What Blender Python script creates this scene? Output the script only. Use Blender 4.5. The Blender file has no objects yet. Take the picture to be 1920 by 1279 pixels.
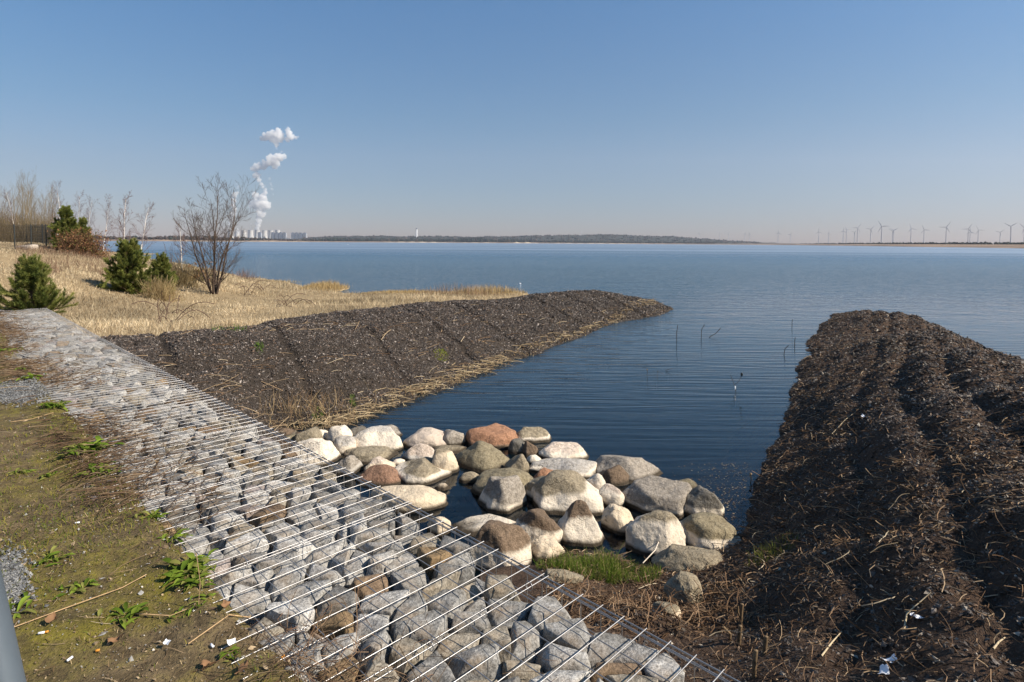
import bpy, bmesh, math, random
import numpy as np
from mathutils import Matrix
sc = bpy.context.scene
R = math.radians
# ---------------------------------------------------------------- camera
FPX, HY, DYH, SLOPE, CAMH = 1100.0, 455.5, 50.0, .0065, 2.5
pitch, roll, CY = math.atan(DYH / FPX), math.atan(SLOPE), HY + DYH
fw = np.array([0, math.cos(pitch), -math.sin(pitch)]); up0 = np.array([0, math.sin(pitch), math.cos(pitch)]); rt0 = np.array([1., 0, 0])
rt = rt0 * math.cos(roll) + up0 * math.sin(roll); up = -rt0 * math.sin(roll) + up0 * math.cos(roll)
cd = bpy.data.cameras.new("camera"); cam = bpy.data.objects.new("camera", cd); sc.collection.objects.link(cam)
cam.matrix_world = Matrix(((rt[0], up[0], -fw[0], 0), (rt[1], up[1], -fw[1], 0), (rt[2], up[2], -fw[2], CAMH), (0, 0, 0, 1)))
cd.sensor_width = 36; cd.lens = 36 * FPX / 1920; cd.shift_y = (CY - 639.5) / 1920
cd.clip_start = .05; cd.clip_end = 60000; sc.camera = cam
def ray(px, py): return fw + (px - 960) / FPX * rt + (CY - py) / FPX * up
def P(px, py, z):                     # where the line of sight through a photo pixel meets height z
    d = ray(px, py); return np.array([0, 0, CAMH]) + d * ((z - CAMH) / d[2])
def AT(px, py, D):                    # point at depth D along a line of sight
    return np.array([0, 0, CAMH]) + ray(px, py) * D
# ---------------------------------------------------------------- light
SUN_AZ, SUN_EL = R(104), R(38)
w = bpy.data.worlds.new("World"); sc.world = w; w.use_nodes = True
wn = w.node_tree; wn.nodes.clear()
sky = wn.nodes.new('ShaderNodeTexSky'); sky.sky_type = 'NISHITA'; sky.sun_disc = False
sky.sun_elevation = SUN_EL; sky.sun_rotation = SUN_AZ; sky.altitude = 100; sky.air_density = 1.0; sky.dust_density = .4; sky.ozone_density = 2.0
bg = wn.nodes.new('ShaderNodeBackground'); bg.inputs[1].default_value = .05
wo = wn.nodes.new('ShaderNodeOutputWorld'); wn.links.new(bg.outputs[0], wo.inputs[0]); tc = wn.nodes.new('ShaderNodeTexCoord'); sx = wn.nodes.new('ShaderNodeSeparateXYZ'); el = wn.nodes.new('ShaderNodeValToRGB'); tint = wn.nodes.new('ShaderNodeMix')
wn.links.new(tc.outputs['Generated'], sx.inputs[0]); wn.links.new(sx.outputs[2], el.inputs[0])   # clear blue above, dusty air low down
for k_, (p_, c_) in enumerate(((0., (.91, .80, .97)), (.08, (.81, .90, 1.03)), (.2, (.59, .99, 1.18)), (.38, (.45, 1.13, 1.5)))):
    e_ = el.color_ramp.elements[k_] if k_ < 2 else el.color_ramp.elements.new(p_); e_.position = p_; e_.color = (*c_, 1)
tint.data_type = 'RGBA'; tint.blend_type = 'MULTIPLY'; tint.inputs[0].default_value = 1
wn.links.new(el.outputs[0], tint.inputs[7]); wn.links.new(sky.outputs[0], tint.inputs[6]); wn.links.new(tint.outputs[2], bg.inputs[0])
sl = bpy.data.lights.new("sun", 'SUN'); sl.energy = 5.0; sl.angle = R(.5); sl.color = (1, .905, .77)
so = bpy.data.objects.new("sun", sl); sc.collection.objects.link(so)
so.rotation_euler = (math.pi / 2 - SUN_EL, 0, -SUN_AZ + math.pi)
sc.view_settings.view_transform = 'Standard'; sc.view_settings.look = 'None'; sc.view_settings.gamma = 1
sc.view_settings.exposure = .75
sc.cycles.volume_bounces = 12; sc.cycles.max_bounces = 14; sc.cycles.transparent_max_bounces = 12
# ---------------------------------------------------------------- helpers
rng = np.random.default_rng(7)
COL = sc.collection
def tag(o, label=None, cat=None, group=None, kind=None):
    if label: o['label'] = label
    if cat: o['category'] = cat
    if group: o['group'] = group
    if kind: o['kind'] = kind
    return o
def empty(name, loc=(0, 0, 0), label=None, cat=None, group=None):
    o = bpy.data.objects.new(name, None); COL.objects.link(o); o.location = loc; o.empty_display_size = .1
    return tag(o, label, cat, group)
def mk(name, V, F, mat, parent=None, col=None, attrs=None, smooth=False, loc=None):
    V = np.asarray(V, np.float32).reshape(-1, 3)
    if loc is not None: V = V - np.asarray(loc, np.float32)
    if not isinstance(F, list): F = [F]
    F = [np.asarray(f, np.int32) for f in F if len(f)]
    me = bpy.data.meshes.new(name)
    idx = np.concatenate([f.ravel() for f in F]); tot = np.concatenate([np.full(len(f), f.shape[1], np.int32) for f in F])
    me.vertices.add(len(V)); me.vertices.foreach_set('co', V.ravel())
    me.loops.add(len(idx)); me.loops.foreach_set('vertex_index', idx)
    me.polygons.add(len(tot)); me.polygons.foreach_set('loop_start', np.concatenate([[0], np.cumsum(tot)[:-1]]).astype(np.int32))
    me.polygons.foreach_set('use_smooth', np.full(len(tot), smooth, bool))
    me.update(calc_edges=True); me.validate()
    if col is not None: setcol(me, 'Col', col)
    for k, v in (attrs or {}).items():
        v = np.asarray(v, np.float32)
        if v.ndim == 2: setcol(me, k, v)
        else:
            a = me.attributes.new(k, 'FLOAT', 'POINT'); a.data.foreach_set('value', v)
    me.materials.append(mat)
    o = bpy.data.objects.new(name, me); COL.objects.link(o)
    if loc is not None: o.location = [float(c) for c in loc]
    if parent: o.parent = parent
    return o
def setcol(me, k, c):
    c = np.asarray(c, np.float32)
    if c.ndim == 1: c = np.tile(c, (len(me.vertices), 1))
    a = me.attributes.new(k, 'FLOAT_COLOR', 'POINT')
    a.data.foreach_set('color', np.concatenate([c[:, :3], np.ones((len(c), 1), np.float32)], 1).ravel())
def lat(ix, iy, iz, seed):
    h = (ix * 374761393 + iy * 668265263 + iz * 2147483647 + seed * 1274126177) & 0xffffffff
    h = ((h ^ (h >> 13)) * 1274126177) & 0xffffffff
    h = ((h ^ (h >> 16)) * 2246822519) & 0xffffffff
    return ((h ^ (h >> 15)) & 0xffff) / 65535.
def vnoise(p, seed=0):
    p = np.asarray(p, float); i = np.floor(p).astype(np.int64); f = p - i; f = f * f * (3 - 2 * f); o = 0
    for a in (0, 1):
        for b in (0, 1):
            for c in (0, 1):
                o = o + lat(i[:, 0] + a, i[:, 1] + b, i[:, 2] + c, seed) * (f[:, 0] if a else 1 - f[:, 0]) * (f[:, 1] if b else 1 - f[:, 1]) * (f[:, 2] if c else 1 - f[:, 2])
    return o * 2 - 1
def fbm(p, scale=1., octs=4, seed=0, gain=.5):
    p = np.asarray(p, float)
    if p.shape[1] == 2: p = np.concatenate([p, np.zeros((len(p), 1))], 1)
    s, a, o = scale, 1., 0
    for k in range(octs): o = o + a * vnoise(p * s + 17.3 * k, seed + k); s *= 2.03; a *= gain
    return o
class TPS:                            # smooth ground through surveyed points
    def __init__(s, pts, lam=.02):
        s.p = np.array(pts, float); s.m = s.p[:, :2].mean(0); s.k = 10.; X = (s.p[:, :2] - s.m) / s.k; n = len(X)
        A = np.zeros((n + 3, n + 3)); A[:n, :n] = s.U(X, X) + lam * np.eye(n); A[:n, n] = 1; A[:n, n + 1:] = X; A[n:, :n] = A[:n, n:].T
        s.X = X; s.w = np.linalg.solve(A, np.concatenate([s.p[:, 2], np.zeros(3)]))
    def U(s, a, b):
        r = ((a[:, None] - b[None]) ** 2).sum(2); return .5 * r * np.log(r + 1e-9)
    def __call__(s, xy):
        q = (np.asarray(xy, float)[:, :2] - s.m) / s.k; o = np.empty(len(q)); n = len(s.X)
        for i in range(0, len(q), 20000):
            c = q[i:i + 20000]; o[i:i + 20000] = s.U(c, s.X) @ s.w[:n] + s.w[n] + c @ s.w[n + 1:]
        return o
# ---------------------------------------------------------------- materials
class M:
    def __init__(s, name):
        s.m = bpy.data.materials.new(name); s.m.use_nodes = True; s.t = s.m.node_tree; s.t.nodes.clear()
        s.out = s.n('ShaderNodeOutputMaterial')
    def n(s, t, **k):
        o = s.t.nodes.new(t)
        for a, v in k.items(): setattr(o, a, v)
        return o
    def l(s, a, b): s.t.links.new(a, b)
    def put(s, sock, v):
        if hasattr(v, 'links') or isinstance(v, bpy.types.NodeSocket): s.l(v, sock)
        elif isinstance(v, tuple) and len(v) == 3 and sock.type == 'RGBA': sock.default_value = (*v, 1)
        else: sock.default_value = v
    def coord(s, kind='Object', scale=None, rot=None):
        o = s.n('ShaderNodeTexCoord').outputs[kind]
        if scale is not None or rot is not None:
            mp = s.n('ShaderNodeMapping'); s.l(o, mp.inputs[0])
            if scale is not None: mp.inputs['Scale'].default_value = scale if isinstance(scale, tuple) else (scale,) * 3
            if rot: mp.inputs['Rotation'].default_value = rot
            o = mp.outputs[0]
        return o
    def noise(s, vec, scale, detail=4, rough=.55, dist=0):
        o = s.n('ShaderNodeTexNoise'); s.l(vec, o.inputs['Vector']); o.inputs['Scale'].default_value = scale
        o.inputs['Detail'].default_value = detail; o.inputs['Roughness'].default_value = rough; o.inputs['Distortion'].default_value = dist
        return o.outputs['Fac']
    def ramp(s, fac, lo, hi, a=0., b=1.):
        o = s.n('ShaderNodeMapRange', clamp=True); s.put(o.inputs[0], fac)
        for i, v in zip((1, 2, 3, 4), (lo, hi, a, b)): s.put(o.inputs[i], v)
        return o.outputs[0]
    def mix(s, fac, a, b, blend='MIX'):
        o = s.n('ShaderNodeMix', data_type='RGBA', blend_type=blend); s.put(o.inputs[0], fac); s.put(o.inputs[6], a); s.put(o.inputs[7], b); return o.outputs[2]
    def math(s, op, a, b=0.):
        o = s.n('ShaderNodeMath', operation=op); s.put(o.inputs[0], a); s.put(o.inputs[1], b); return o.outputs[0]
    def attr(s, name, out='Color'): return s.n('ShaderNodeAttribute', attribute_name=name).outputs[out]
    def bump(s, h, strength=.5, dist=.02, normal=None):
        o = s.n('ShaderNodeBump'); s.l(h, o.inputs['Height']); o.inputs['Strength'].default_value = strength; o.inputs['Distance'].default_value = dist
        if normal is not None: s.l(normal, o.inputs['Normal'])
        return o.outputs[0]
    def pbr(s, color, rough=.8, metal=0., normal=None, spec=.3, trans=None):
        b = s.n('ShaderNodeBsdfPrincipled'); s.put(b.inputs['Base Color'], color); s.put(b.inputs['Roughness'], rough); b.inputs['Metallic'].default_value = metal
        b.inputs['Specular IOR Level'].default_value = spec
        if normal is not None: s.l(normal, b.inputs['Normal'])
        s.l(b.outputs[0], s.out.inputs[0]); return s.m
def mat_plain(name, c, rough=.7, metal=0, var=.15, scale=6, spec=.3):
    m = M(name); v = m.noise(m.coord(), scale, 5)
    c2 = tuple(x * (1 - 2 * var) for x in c); c1 = tuple(min(1, x * (1 + var)) for x in c)
    return m.pbr(m.mix(m.ramp(v, .3, .7), c2, c1), rough, metal, m.bump(v, .2, .004), spec)
def mat_vcol(name, rough=.85, var=.25, scale=30, bump=.3, bd=.004, spec=.2):
    m = M(name); a = m.attr('Col'); v = m.noise(m.coord(), scale, 4)
    return m.pbr(m.mix(1., a, m.mix(m.ramp(v, .3, .7), (1 - var,) * 3, (1 + var,) * 3), 'MULTIPLY'), rough, 0, m.bump(v, bump, bd) if bump else None, spec)
def mat_leafy(name, tr=.3):           # thin plant matter: lets some light through
    m = M(name); a = m.attr('Col')
    d = m.n('ShaderNodeBsdfDiffuse'); t = m.n('ShaderNodeBsdfTranslucent'); m.l(a, d.inputs[0]); m.l(a, t.inputs[0])
    x = m.n('ShaderNodeMixShader'); x.inputs[0].default_value = tr; m.l(d.outputs[0], x.inputs[1]); m.l(t.outputs[0], x.inputs[2]); m.l(x.outputs[0], m.out.inputs[0]); return m.m
MLEAF = mat_leafy('leaf'); MSTRAW = mat_leafy('straw', .2); MBARK = mat_vcol('bark', .9, .25, 40)
MGRAVEL = mat_vcol('slate_gravel', .7, .2, 60, 0, spec=.35)

def m_stone():
    m = M('gabion_granite'); a = m.attr('Col'); c = m.coord('Object')
    s1 = m.noise(c, 90, 3, .7); s2 = m.noise(c, 14, 5, .6); s3 = m.noise(c, 260, 2, .6)
    k = m.mix(m.ramp(s1, .3, .72), (.4, .4, .41), (1.6, 1.6, 1.6)); k2 = m.mix(m.ramp(s2, .3, .7), (.6, .58, .55), (1.34, 1.35, 1.36))
    k3 = m.mix(m.ramp(s3, .35, .65), (.78, .78, .78), (1.18, 1.18, 1.18))
    col = m.mix(1., m.mix(1., m.mix(1., a, k, 'MULTIPLY'), k2, 'MULTIPLY'), k3, 'MULTIPLY')
    st = m.noise(c, 5, 3, .5); col = m.mix(m.ramp(st, .56, .72, 0, .6), col, (.24, .155, .075))
    b = m.bump(s2, .7, .02); b = m.bump(s1, .5, .006, b)
    return m.pbr(col, .85, 0, b, .3)
MSTONE = m_stone()
def m_boulder():
    m = M('boulder'); c = m.coord('Object'); low = m.attr('Low'); top = m.attr('Top'); h = m.attr('Hgt', 'Fac')
    n1 = m.noise(c, 5, 6, .62); n2 = m.noise(c, 30, 5, .65); n3 = m.noise(c, 120, 3, .6); n4 = m.noise(c, 2.2, 3, .5)
    lim = m.math('ADD', h, m.math('MULTIPLY', m.math('SUBTRACT', n1, .5), .32))
    lim = m.math('ADD', lim, m.math('MULTIPLY', m.math('SUBTRACT', n2, .5), .14))
    f = m.ramp(lim, -.05, .04)
    lw = m.mix(m.ramp(n2, .3, .5), m.mix(.5, low, (.3, .24, .17)), low); lw = m.mix(m.ramp(n3, .26, .38, .45, 0), lw, (.2, .16, .12))
    lw = m.mix(m.ramp(n4, .56, .7, 0, .35), lw, (.48, .39, .28))
    tp = m.mix(1., top, m.mix(m.ramp(n2, .3, .7), (.62, .6, .57), (1.3, 1.3, 1.32)), 'MULTIPLY'); tp = m.mix(1., tp, m.mix(m.ramp(n3, .35, .65), (.75, .75, .75), (1.2, 1.2, 1.2)), 'MULTIPLY')
    col = m.mix(f, lw, tp)
    wet = m.ramp(m.math('ADD', m.attr('Wet', 'Fac'), m.math('MULTIPLY', m.math('SUBTRACT', n1, .5), .05)), .0, .03)
    col = m.mix(wet, (.05, .038, .025), col)
    vc = m.n('ShaderNodeTexVoronoi', feature='DISTANCE_TO_EDGE'); m.l(m.n('ShaderNodeVectorMath', operation='ADD').outputs[0], vc.inputs['Vector']); va = vc.inputs['Vector'].links[0].from_node; m.l(c, va.inputs[0]); wn3 = m.n('ShaderNodeTexNoise'); m.l(c, wn3.inputs['Vector']); wn3.inputs['Scale'].default_value = 3; wn3.inputs['Detail'].default_value = 4; m.l(wn3.outputs['Color'], va.inputs[1]); vc.inputs['Scale'].default_value = 2.1
    crk = m.math('MAXIMUM', m.ramp(vc.outputs['Distance'], 0, .02), m.ramp(n4, .44, .5)); col = m.mix(m.ramp(crk, 0, 1, .55, 0), col, (.09, .07, .05))
    b = m.bump(n1, .6, .06); b = m.bump(n2, .75, .018, b); b = m.bump(n3, .4, .004, b); b = m.bump(crk, .6, .01, b)
    return m.pbr(col, .85, 0, b, .25)
MBOULDER = m_boulder()
MWIRE = mat_plain('galvanised_wire', (.4, .385, .375), .42, .8, .12, 20, .5)
MSTEEL = mat_plain('painted_grey_metal', (.09, .11, .13), .5, .2, .1, 5, .4)
MFENCE = mat_plain('dark_green_fence_metal', (.03, .035, .035), .5, .2, .1, 5, .4)
MWOOD = mat_plain('cut_wood', (.2, .135, .075), .8, 0, .3, 25)
MPAPER = mat_plain('white_paper', (.8, .8, .82), .8, 0, .05, 30)
MFILTER = mat_plain('orange_filter', (.65, .27, .04), .8, 0, .1, 60)

# ---------------------------------------------------------------- water, lake bed
def m_water():
    m = M('lake_water'); g = m.n('ShaderNodeNewGeometry').outputs['Position']; sp = m.n('ShaderNodeSeparateXYZ'); m.l(g, sp.inputs[0])
    def mp(sx, sy, rz, dist):
        o = m.n('ShaderNodeMapping'); m.l(g, o.inputs[0]); o.inputs['Rotation'].default_value = (0, 0, rz); o.inputs['Scale'].default_value = (sx, sy, 1); return o.outputs[0]
    rip = m.noise(mp(.6, 6.0, R(7), 0), 1, 2, .45, .5); rip2 = m.noise(mp(1.4, 10, R(-6), 0), 1, 1, .4, .3)
    w1 = m.noise(mp(2.2, 3.6, R(12), 0), 1, 3, .6, .6); w2 = m.noise(mp(.45, .95, R(-8), 0), 1, 4, .6, .3); gust = m.noise(mp(.004, .03, R(4), 0), 1, 3, .6)
    far = m.ramp(sp.outputs[1], 14, 34); far2 = m.math('MULTIPLY', m.math('MULTIPLY', far, m.ramp(sp.outputs[1], 35, 220, 1, .12)), m.ramp(gust, .3, .62, .6, 1.15))
    near = m.ramp(sp.outputs[1], 5.5, 12, .25, 1)
    hc = m.math('ADD', m.math('MULTIPLY', rip, m.math('MULTIPLY', near, .021)), m.math('MULTIPLY', rip2, m.math('MULTIPLY', near, .006)))
    hl = m.math('ADD', m.math('MULTIPLY', w1, .10), m.math('MULTIPLY', w2, .26))
    h = m.math('ADD', m.math('MULTIPLY', hc, m.ramp(far, 0, 1, 1, .25)), m.math('MULTIPLY', hl, far2))
    b = m.bump(h, 1., 1.)
    fr = m.n('ShaderNodeFresnel'); fr.inputs[0].default_value = 1.33; m.l(b, fr.inputs[1])
    gl = m.n('ShaderNodeBsdfGlossy'); m.l(m.ramp(sp.outputs[1], 16, 160, .03, .36), gl.inputs['Roughness']); gl.inputs[0].default_value = (1, 1, 1, 1); m.l(b, gl.inputs['Normal'])
    tr = m.n('ShaderNodeBsdfTransparent'); tr.inputs[0].default_value = (.6, .58, .48, 1)
    df = m.n('ShaderNodeBsdfDiffuse'); df.inputs[0].default_value = (.03, .085, .135, 1); bd = m.n('ShaderNodeMixShader'); m.l(m.ramp(sp.outputs[1], 5.5, 32, .04, .9), bd.inputs[0]); m.l(tr.outputs[0], bd.inputs[1]); m.l(df.outputs[0], bd.inputs[2])
    x = m.n('ShaderNodeMixShader'); m.l(m.math('MULTIPLY', fr.outputs[0], m.ramp(sp.outputs[1], 16, 120, 1, m.ramp(gust, .35, .6, .5, .8))), x.inputs[0]); m.l(bd.outputs[0], x.inputs[1]); m.l(gl.outputs[0], x.inputs[2]); m.l(x.outputs[0], m.out.inputs[0]); return m.m
S = 11500.
tag(mk('water', [(-S, -S, 0), (S, -S, 0), (S, S, 0), (-S, S, 0)], np.array([[0, 1, 2, 3]]), m_water()), kind='structure')
mb = M('lake_bed_silt'); c = mb.coord(); n1 = mb.noise(c, 3, 5); gy = mb.n('ShaderNodeSeparateXYZ'); mb.l(c, gy.inputs[0])
cc = mb.mix(mb.ramp(n1, .3, .7), (.05, .04, .028), (.12, .09, .06))
mb.pbr(mb.mix(mb.ramp(gy.outputs[1], 9, 22), cc, (.02, .045, .065)), .9)
V = np.array([(-S, -S, -9), (S, -S, -9), (S, S, -9), (-S, S, -9)]); gx, gyv = np.meshgrid(np.linspace(-40, 40, 60), np.linspace(-5, 60, 60))
bedz = -.55 - .035 * np.clip(gyv - 6, 0, 60) + .08 * fbm(np.stack([gx.ravel(), gyv.ravel()], 1), .7, 3, 5).reshape(gx.shape)
bedz[[0, -1]] = -9; bedz[:, [0, -1]] = -9
gidx = np.arange(3600).reshape(60, 60); q = np.stack([gidx[:-1, :-1], gidx[:-1, 1:], gidx[1:, 1:], gidx[1:, :-1]], -1).reshape(-1, 4)
tag(mk('lake_bed', np.concatenate([np.stack([gx, gyv, bedz], -1).reshape(-1, 3), V - (0, 0, .05)]), [q, np.array([[3600, 3601, 3602, 3603]])], mb.m, smooth=True), kind='structure')

# ---------------------------------------------------------------- gabion frame: a runs along the wall, c across it
GD = np.array([-.7114, .7028]); GN = np.array([.7028, .7114]); CR, CL, A0, PITCH, GZ = 1.94, .80, 1.70, 1.04, 1.0
def gw(a, c, z=0.): return np.stack([np.asarray(a) * GD[0] + np.asarray(c) * GN[0], np.asarray(a) * GD[1] + np.asarray(c) * GN[1], np.asarray(z) + 0 * np.asarray(a)], -1)
def gac(xy): xy = np.asarray(xy); return xy[:, :2] @ GD, xy[:, :2] @ GN
AEND = A0 + 15 * PITCH

def grid_mesh(x0, x1, y0, y1, st, zf, keep=None):
    xs = np.arange(x0, x1 + st, st); ys = np.arange(y0, y1 + st, st); X, Y = np.meshgrid(xs, ys); p = np.stack([X.ravel(), Y.ravel()], 1); z = zf(p)
    n, mm = X.shape; i = np.arange(n * mm).reshape(n, mm); f = np.stack([i[:-1, :-1], i[:-1, 1:], i[1:, 1:], i[1:, :-1]], -1).reshape(-1, 4)
    if keep is not None: k = keep(p, z); f = f[k[f].all(1)]
    used = np.unique(f); mp = np.full(n * mm, -1); mp[used] = np.arange(len(used))
    return np.column_stack([p, z])[used], mp[f]

# ---------------------------------------------------------------- terrain surfaces
def W(l): return [tuple(P(a, b, c)) for a, b, c in l]
meadow_t = TPS(W([(130, 612, .72), (205, 634, .72), (280, 622, .68), (400, 600, .55), (560, 588, .42), (700, 572, .32), (820, 562, .18), (930, 553, .05), (1000, 549, -.1),
    (660, 549, .0), (560, 536, .03), (470, 522, .0), (430, 513, .0), (370, 503, .0), (300, 492, .0), (235, 482, .0), (400, 552, .42), (300, 560, .55), (200, 555, .75), (120, 560, .82), (40, 560, .9),
    (170, 520, 1.15), (205, 500, .95), (100, 500, 1.4), (0, 500, 1.5), (110, 475, 1.85), (113, 461, 2.02), (28, 472, 1.75), (0, 474, 1.75), (60, 466, 1.9), (195, 477, 1.1), (-120, 520, 1.5), (-250, 560, 1.1)])
    + [(-10, 52, -.9), (0, 42, -.9), (8, 32, -.9), (-38, 95, -.8), (-62, 52, 2.0), (-80, 70, 1.8), (-80, 40, 2.0)], .002)
def meadow_z(p):
    d = np.clip((p[:, 1]) / 60, 0, 1)
    return np.clip(meadow_t(p), -1.2, 2.25) + .05 * fbm(p, .6, 4, 3) + .02 * fbm(p, 3, 2, 9)
lw = [(520, 805), (640, 800), (700, 775), (800, 738), (900, 700), (1020, 655), (1150, 606), (1243, 573)]
lc = [(200, 637, .93), (300, 627, .93), (420, 618, .93), (560, 596, .9), (700, 579, .88), (860, 564, .84), (1000, 552, .76), (1110, 547.5, .58), (1175, 557, .34)]
pts = W([(a, b, 0) for a, b in lw]) + W(lc)
for a, b, z in lc[:-1]:
    q_ = P(a, b, z); pts.append((q_[0] - .9, q_[1] + .8, z - .25)); pts.append((q_[0] - 2.2, q_[1] + 2.0, z - .9 if a > 800 else z - .6))
for a, b in lw[1:]: q_ = P(a, b, 0); pts.append((q_[0] + .9, q_[1] - .4, -.35))
t_ = P(1243, 573, 0); pts += [(t_[0] + 1.0, t_[1] + .4, -.4), (t_[0] - .3, t_[1] + 1.6, -.4), (t_[0] - 2, t_[1] + 2.4, -.6)]
pts += W([(470, 780, .33), (430, 755, .5), (330, 700, .75), (430, 690, .72), (600, 690, .55), (800, 640, .5), (1000, 600, .4)])
lb_t = TPS(pts, .0005)
LBD = np.array([P(1110, 548, .58)[0] - P(300, 627, .93)[0], P(1110, 548, .58)[1] - P(300, 627, .93)[1]]); LBD /= np.linalg.norm(LBD); LBN = np.array([LBD[1], -LBD[0]])
def lbank_z(p):
    u, v = p @ LBD, p @ LBN
    vv = v + .25 * fbm(p, .5, 2, 31)
    groove = np.exp(-(((u + .35 * v + .2 * fbm(p, .4, 2, 33)) % 1.9 - .95) / .07) ** 2)
    return np.clip(lb_t(p), -1, 1.1) + .035 * (np.abs(np.sin(vv * math.pi / .62)) - .6) + .05 * fbm(np.column_stack([u, v * 1.6]), .8, 3, 21) + .018 * fbm(p, 6, 2, 22) - .07 * groove
def behind_gabion(p, m=.06):          # land in front of the stone wall, clear of the baskets
    a, c = gac(p); return c > CR + m
rw = [(1557, 592), (1535, 615), (1510, 650), (1492, 690), (1484, 740), (1470, 790), (1440, 862), (1412, 925), (1408, 965), (1368, 1030)]
rp = W([(a, b, 0) for a, b in rw]) + W([(1240, 1058, .04), (1130, 1040, .06), (1010, 1062, .08), (1100, 1092, .3), (1280, 1120, .33), (1200, 1140, .5), (1300, 1200, .6), (1430, 1279, .88), (1440, 1080, .5), (1430, 1150, .62), (1500, 1200, .82),
    (1550, 1060, .85), (1700, 1279, 1.08), (1920, 1279, 1.25), (1920, 1000, 1.3), (1700, 1000, 1.05), (1920, 820, 1.28), (1750, 800, 1.1), (1650, 800, .86), (1560, 800, .45), (1540, 930, .6), (1650, 690, .75), (1560, 690, .35), (1640, 640, .6), (1600, 586, .22), (1650, 583.5, .4), (1700, 592, .55)])
for a, b, z in [(1650, 583.5, .4), (1720, 597, .6), (1800, 632, .92), (1920, 672, 1.22), (2050, 730, 1.3)]:
    q_ = P(a, b, z); rp += [(q_[0], q_[1], z), (q_[0] + 1.1, q_[1] + .9, z - .42), (q_[0] + 2.2, q_[1] + 1.8, z - 1.1)]
for a, b in rw[:8]: q_ = P(a, b, 0); rp.append((q_[0] - .8, q_[1] - .2, -.4))
t_ = P(1557, 592, 0); rp += [(t_[0] + .2, t_[1] + 1.3, -.35), (t_[0] + 2.0, t_[1] + 1.6, -.4), (3, -.5, 1.15), (5, .5, 1.3), (6, 4, 1.3), (.8, 3.6, .12)]
rb_t = TPS(rp, .0005)
RBD = np.array([P(1650, 600, .4)[0] - P(1700, 1100, 1)[0], P(1650, 600, .4)[1] - P(1700, 1100, 1)[1]]); RBD /= np.linalg.norm(RBD); RBN = np.array([RBD[1], -RBD[0]])
RV0 = np.array(P(1720, 800, 1.)[:2]) @ RBN
def rbank_z(p):
    u, v = p @ RBD, p @ RBN; vv = v + .12 * fbm(p, .3, 2, 41)
    z = np.clip(rb_t(p), -1, 1.5); on = np.clip((v - (-.6)) / .8, 0, 1)
    rid = (np.abs(np.sin(vv * math.pi / .42)) ** .7 - .7); on = on * np.interp(v - RV0, [-3, .2, 1.6, 4], [1, 1, .3, .15])
    return z + on * .082 * rid + .03 * fbm(p, 1.6, 4, 43) + .03 * fbm(p, 6, 3, 44)
def gabz(p): return 1.0
def moss_z(p):
    a, c = gac(p); return .985 + .03 * fbm(p, .8, 3, 51) + .012 * fbm(p, 5, 3, 52) + .028 * np.exp(-((c - .8) / .1) ** 2) - .07 * np.clip((c - .86 - .04 * fbm(p, 3, 2, 53)) / .06, 0, 1)

def m_terrain(name, cs, scales=(.8, 6, 40), bump=.6, bd=.03, rough=.95):
    m = M(name); c = m.coord(); a = m.noise(c, scales[0], 4); b = m.noise(c, scales[1], 5, .65); d = m.noise(c, scales[2], 4, .65)
    col = m.mix(m.ramp(b, .35, .65), cs[0], cs[1]); col = m.mix(m.ramp(a, .48, .62), col, m.mix(m.ramp(b, .35, .65), cs[2], cs[3])); col = m.mix(m.ramp(d, .5, .68, 0, .75), col, cs[4])
    return m.pbr(col, rough, 0, m.bump(d, bump, bd, m.bump(b, bump, bd * 2)), .15)
MMEADOW = m_terrain('dry_meadow_soil', [(.26, .19, .105), (.35, .26, .15), (.2, .145, .085), (.3, .22, .12), (.42, .32, .19)])
MDARK = m_terrain('slate_bank_soil', [(.022, .017, .013), (.045, .035, .028), (.03, .023, .017), (.06, .045, .034), (.09, .073, .06)], (1.2, 9, 60))
MDARK2 = m_terrain('slate_bank_soil_brown', [(.04, .025, .017), (.075, .047, .032), (.05, .03, .02), (.085, .055, .037), (.13, .09, .063)], (1.2, 9, 60))
def m_moss():
    m = M('moss_ground'); c = m.coord(); a = m.noise(c, 1.1, 4, .6); b = m.noise(c, 9, 5, .7); d = m.noise(c, 70, 4, .7); e = m.noise(c, .7, 3, .5)
    brown = m.mix(m.ramp(b, .35, .65), (.07, .05, .026), (.2, .145, .08)); moss = m.mix(m.ramp(b, .3, .7), (.075, .065, .012), (.2, .165, .03)); grit = m.mix(m.ramp(d, .3, .7), (.09, .09, .09), (.27, .27, .26))
    col = m.mix(m.ramp(m.math('ADD', m.math('MULTIPLY', a, .6), m.math('MULTIPLY', b, .4)), .46, .6), brown, moss); col = m.mix(m.ramp(e, .62, .7, 0, .7), col, grit)
    col = m.mix(m.ramp(d, .55, .7, 0, .55), col, (.24, .18, .09)); col = m.mix(m.ramp(d, .3, .42, .6, 0), col, (.02, .016, .008))
    return m.pbr(col, .95, 0, m.bump(d, .8, .012, m.bump(b, .6, .03)), .15)
CU = np.array([(np.array(P(a, b, z)[:2]) @ LBD, np.array(P(a, b, z)[:2]) @ LBN) for a, b, z in lc]); CU = CU[np.argsort(CU[:, 0])]
def left_of_bank(p, m=.35): return p @ LBN < np.interp(p @ LBD, CU[:, 0], CU[:, 1]) + m
V, F = grid_mesh(-85, 4, 4, 112, .4, meadow_z, lambda p, z: (behind_gabion(p, -.05) | (gac(p)[0] > AEND)) & (z > -.9) & left_of_bank(p, .5))
tag(mk('meadow', V, F, MMEADOW, smooth=True), kind='structure')
V, F = grid_mesh(-8, 8, 4, 27, .08, lbank_z, lambda p, z: behind_gabion(p, -.03) & (z > -.5))
tag(mk('slate_bank', V, F, MDARK, smooth=True), kind='structure')
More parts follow.
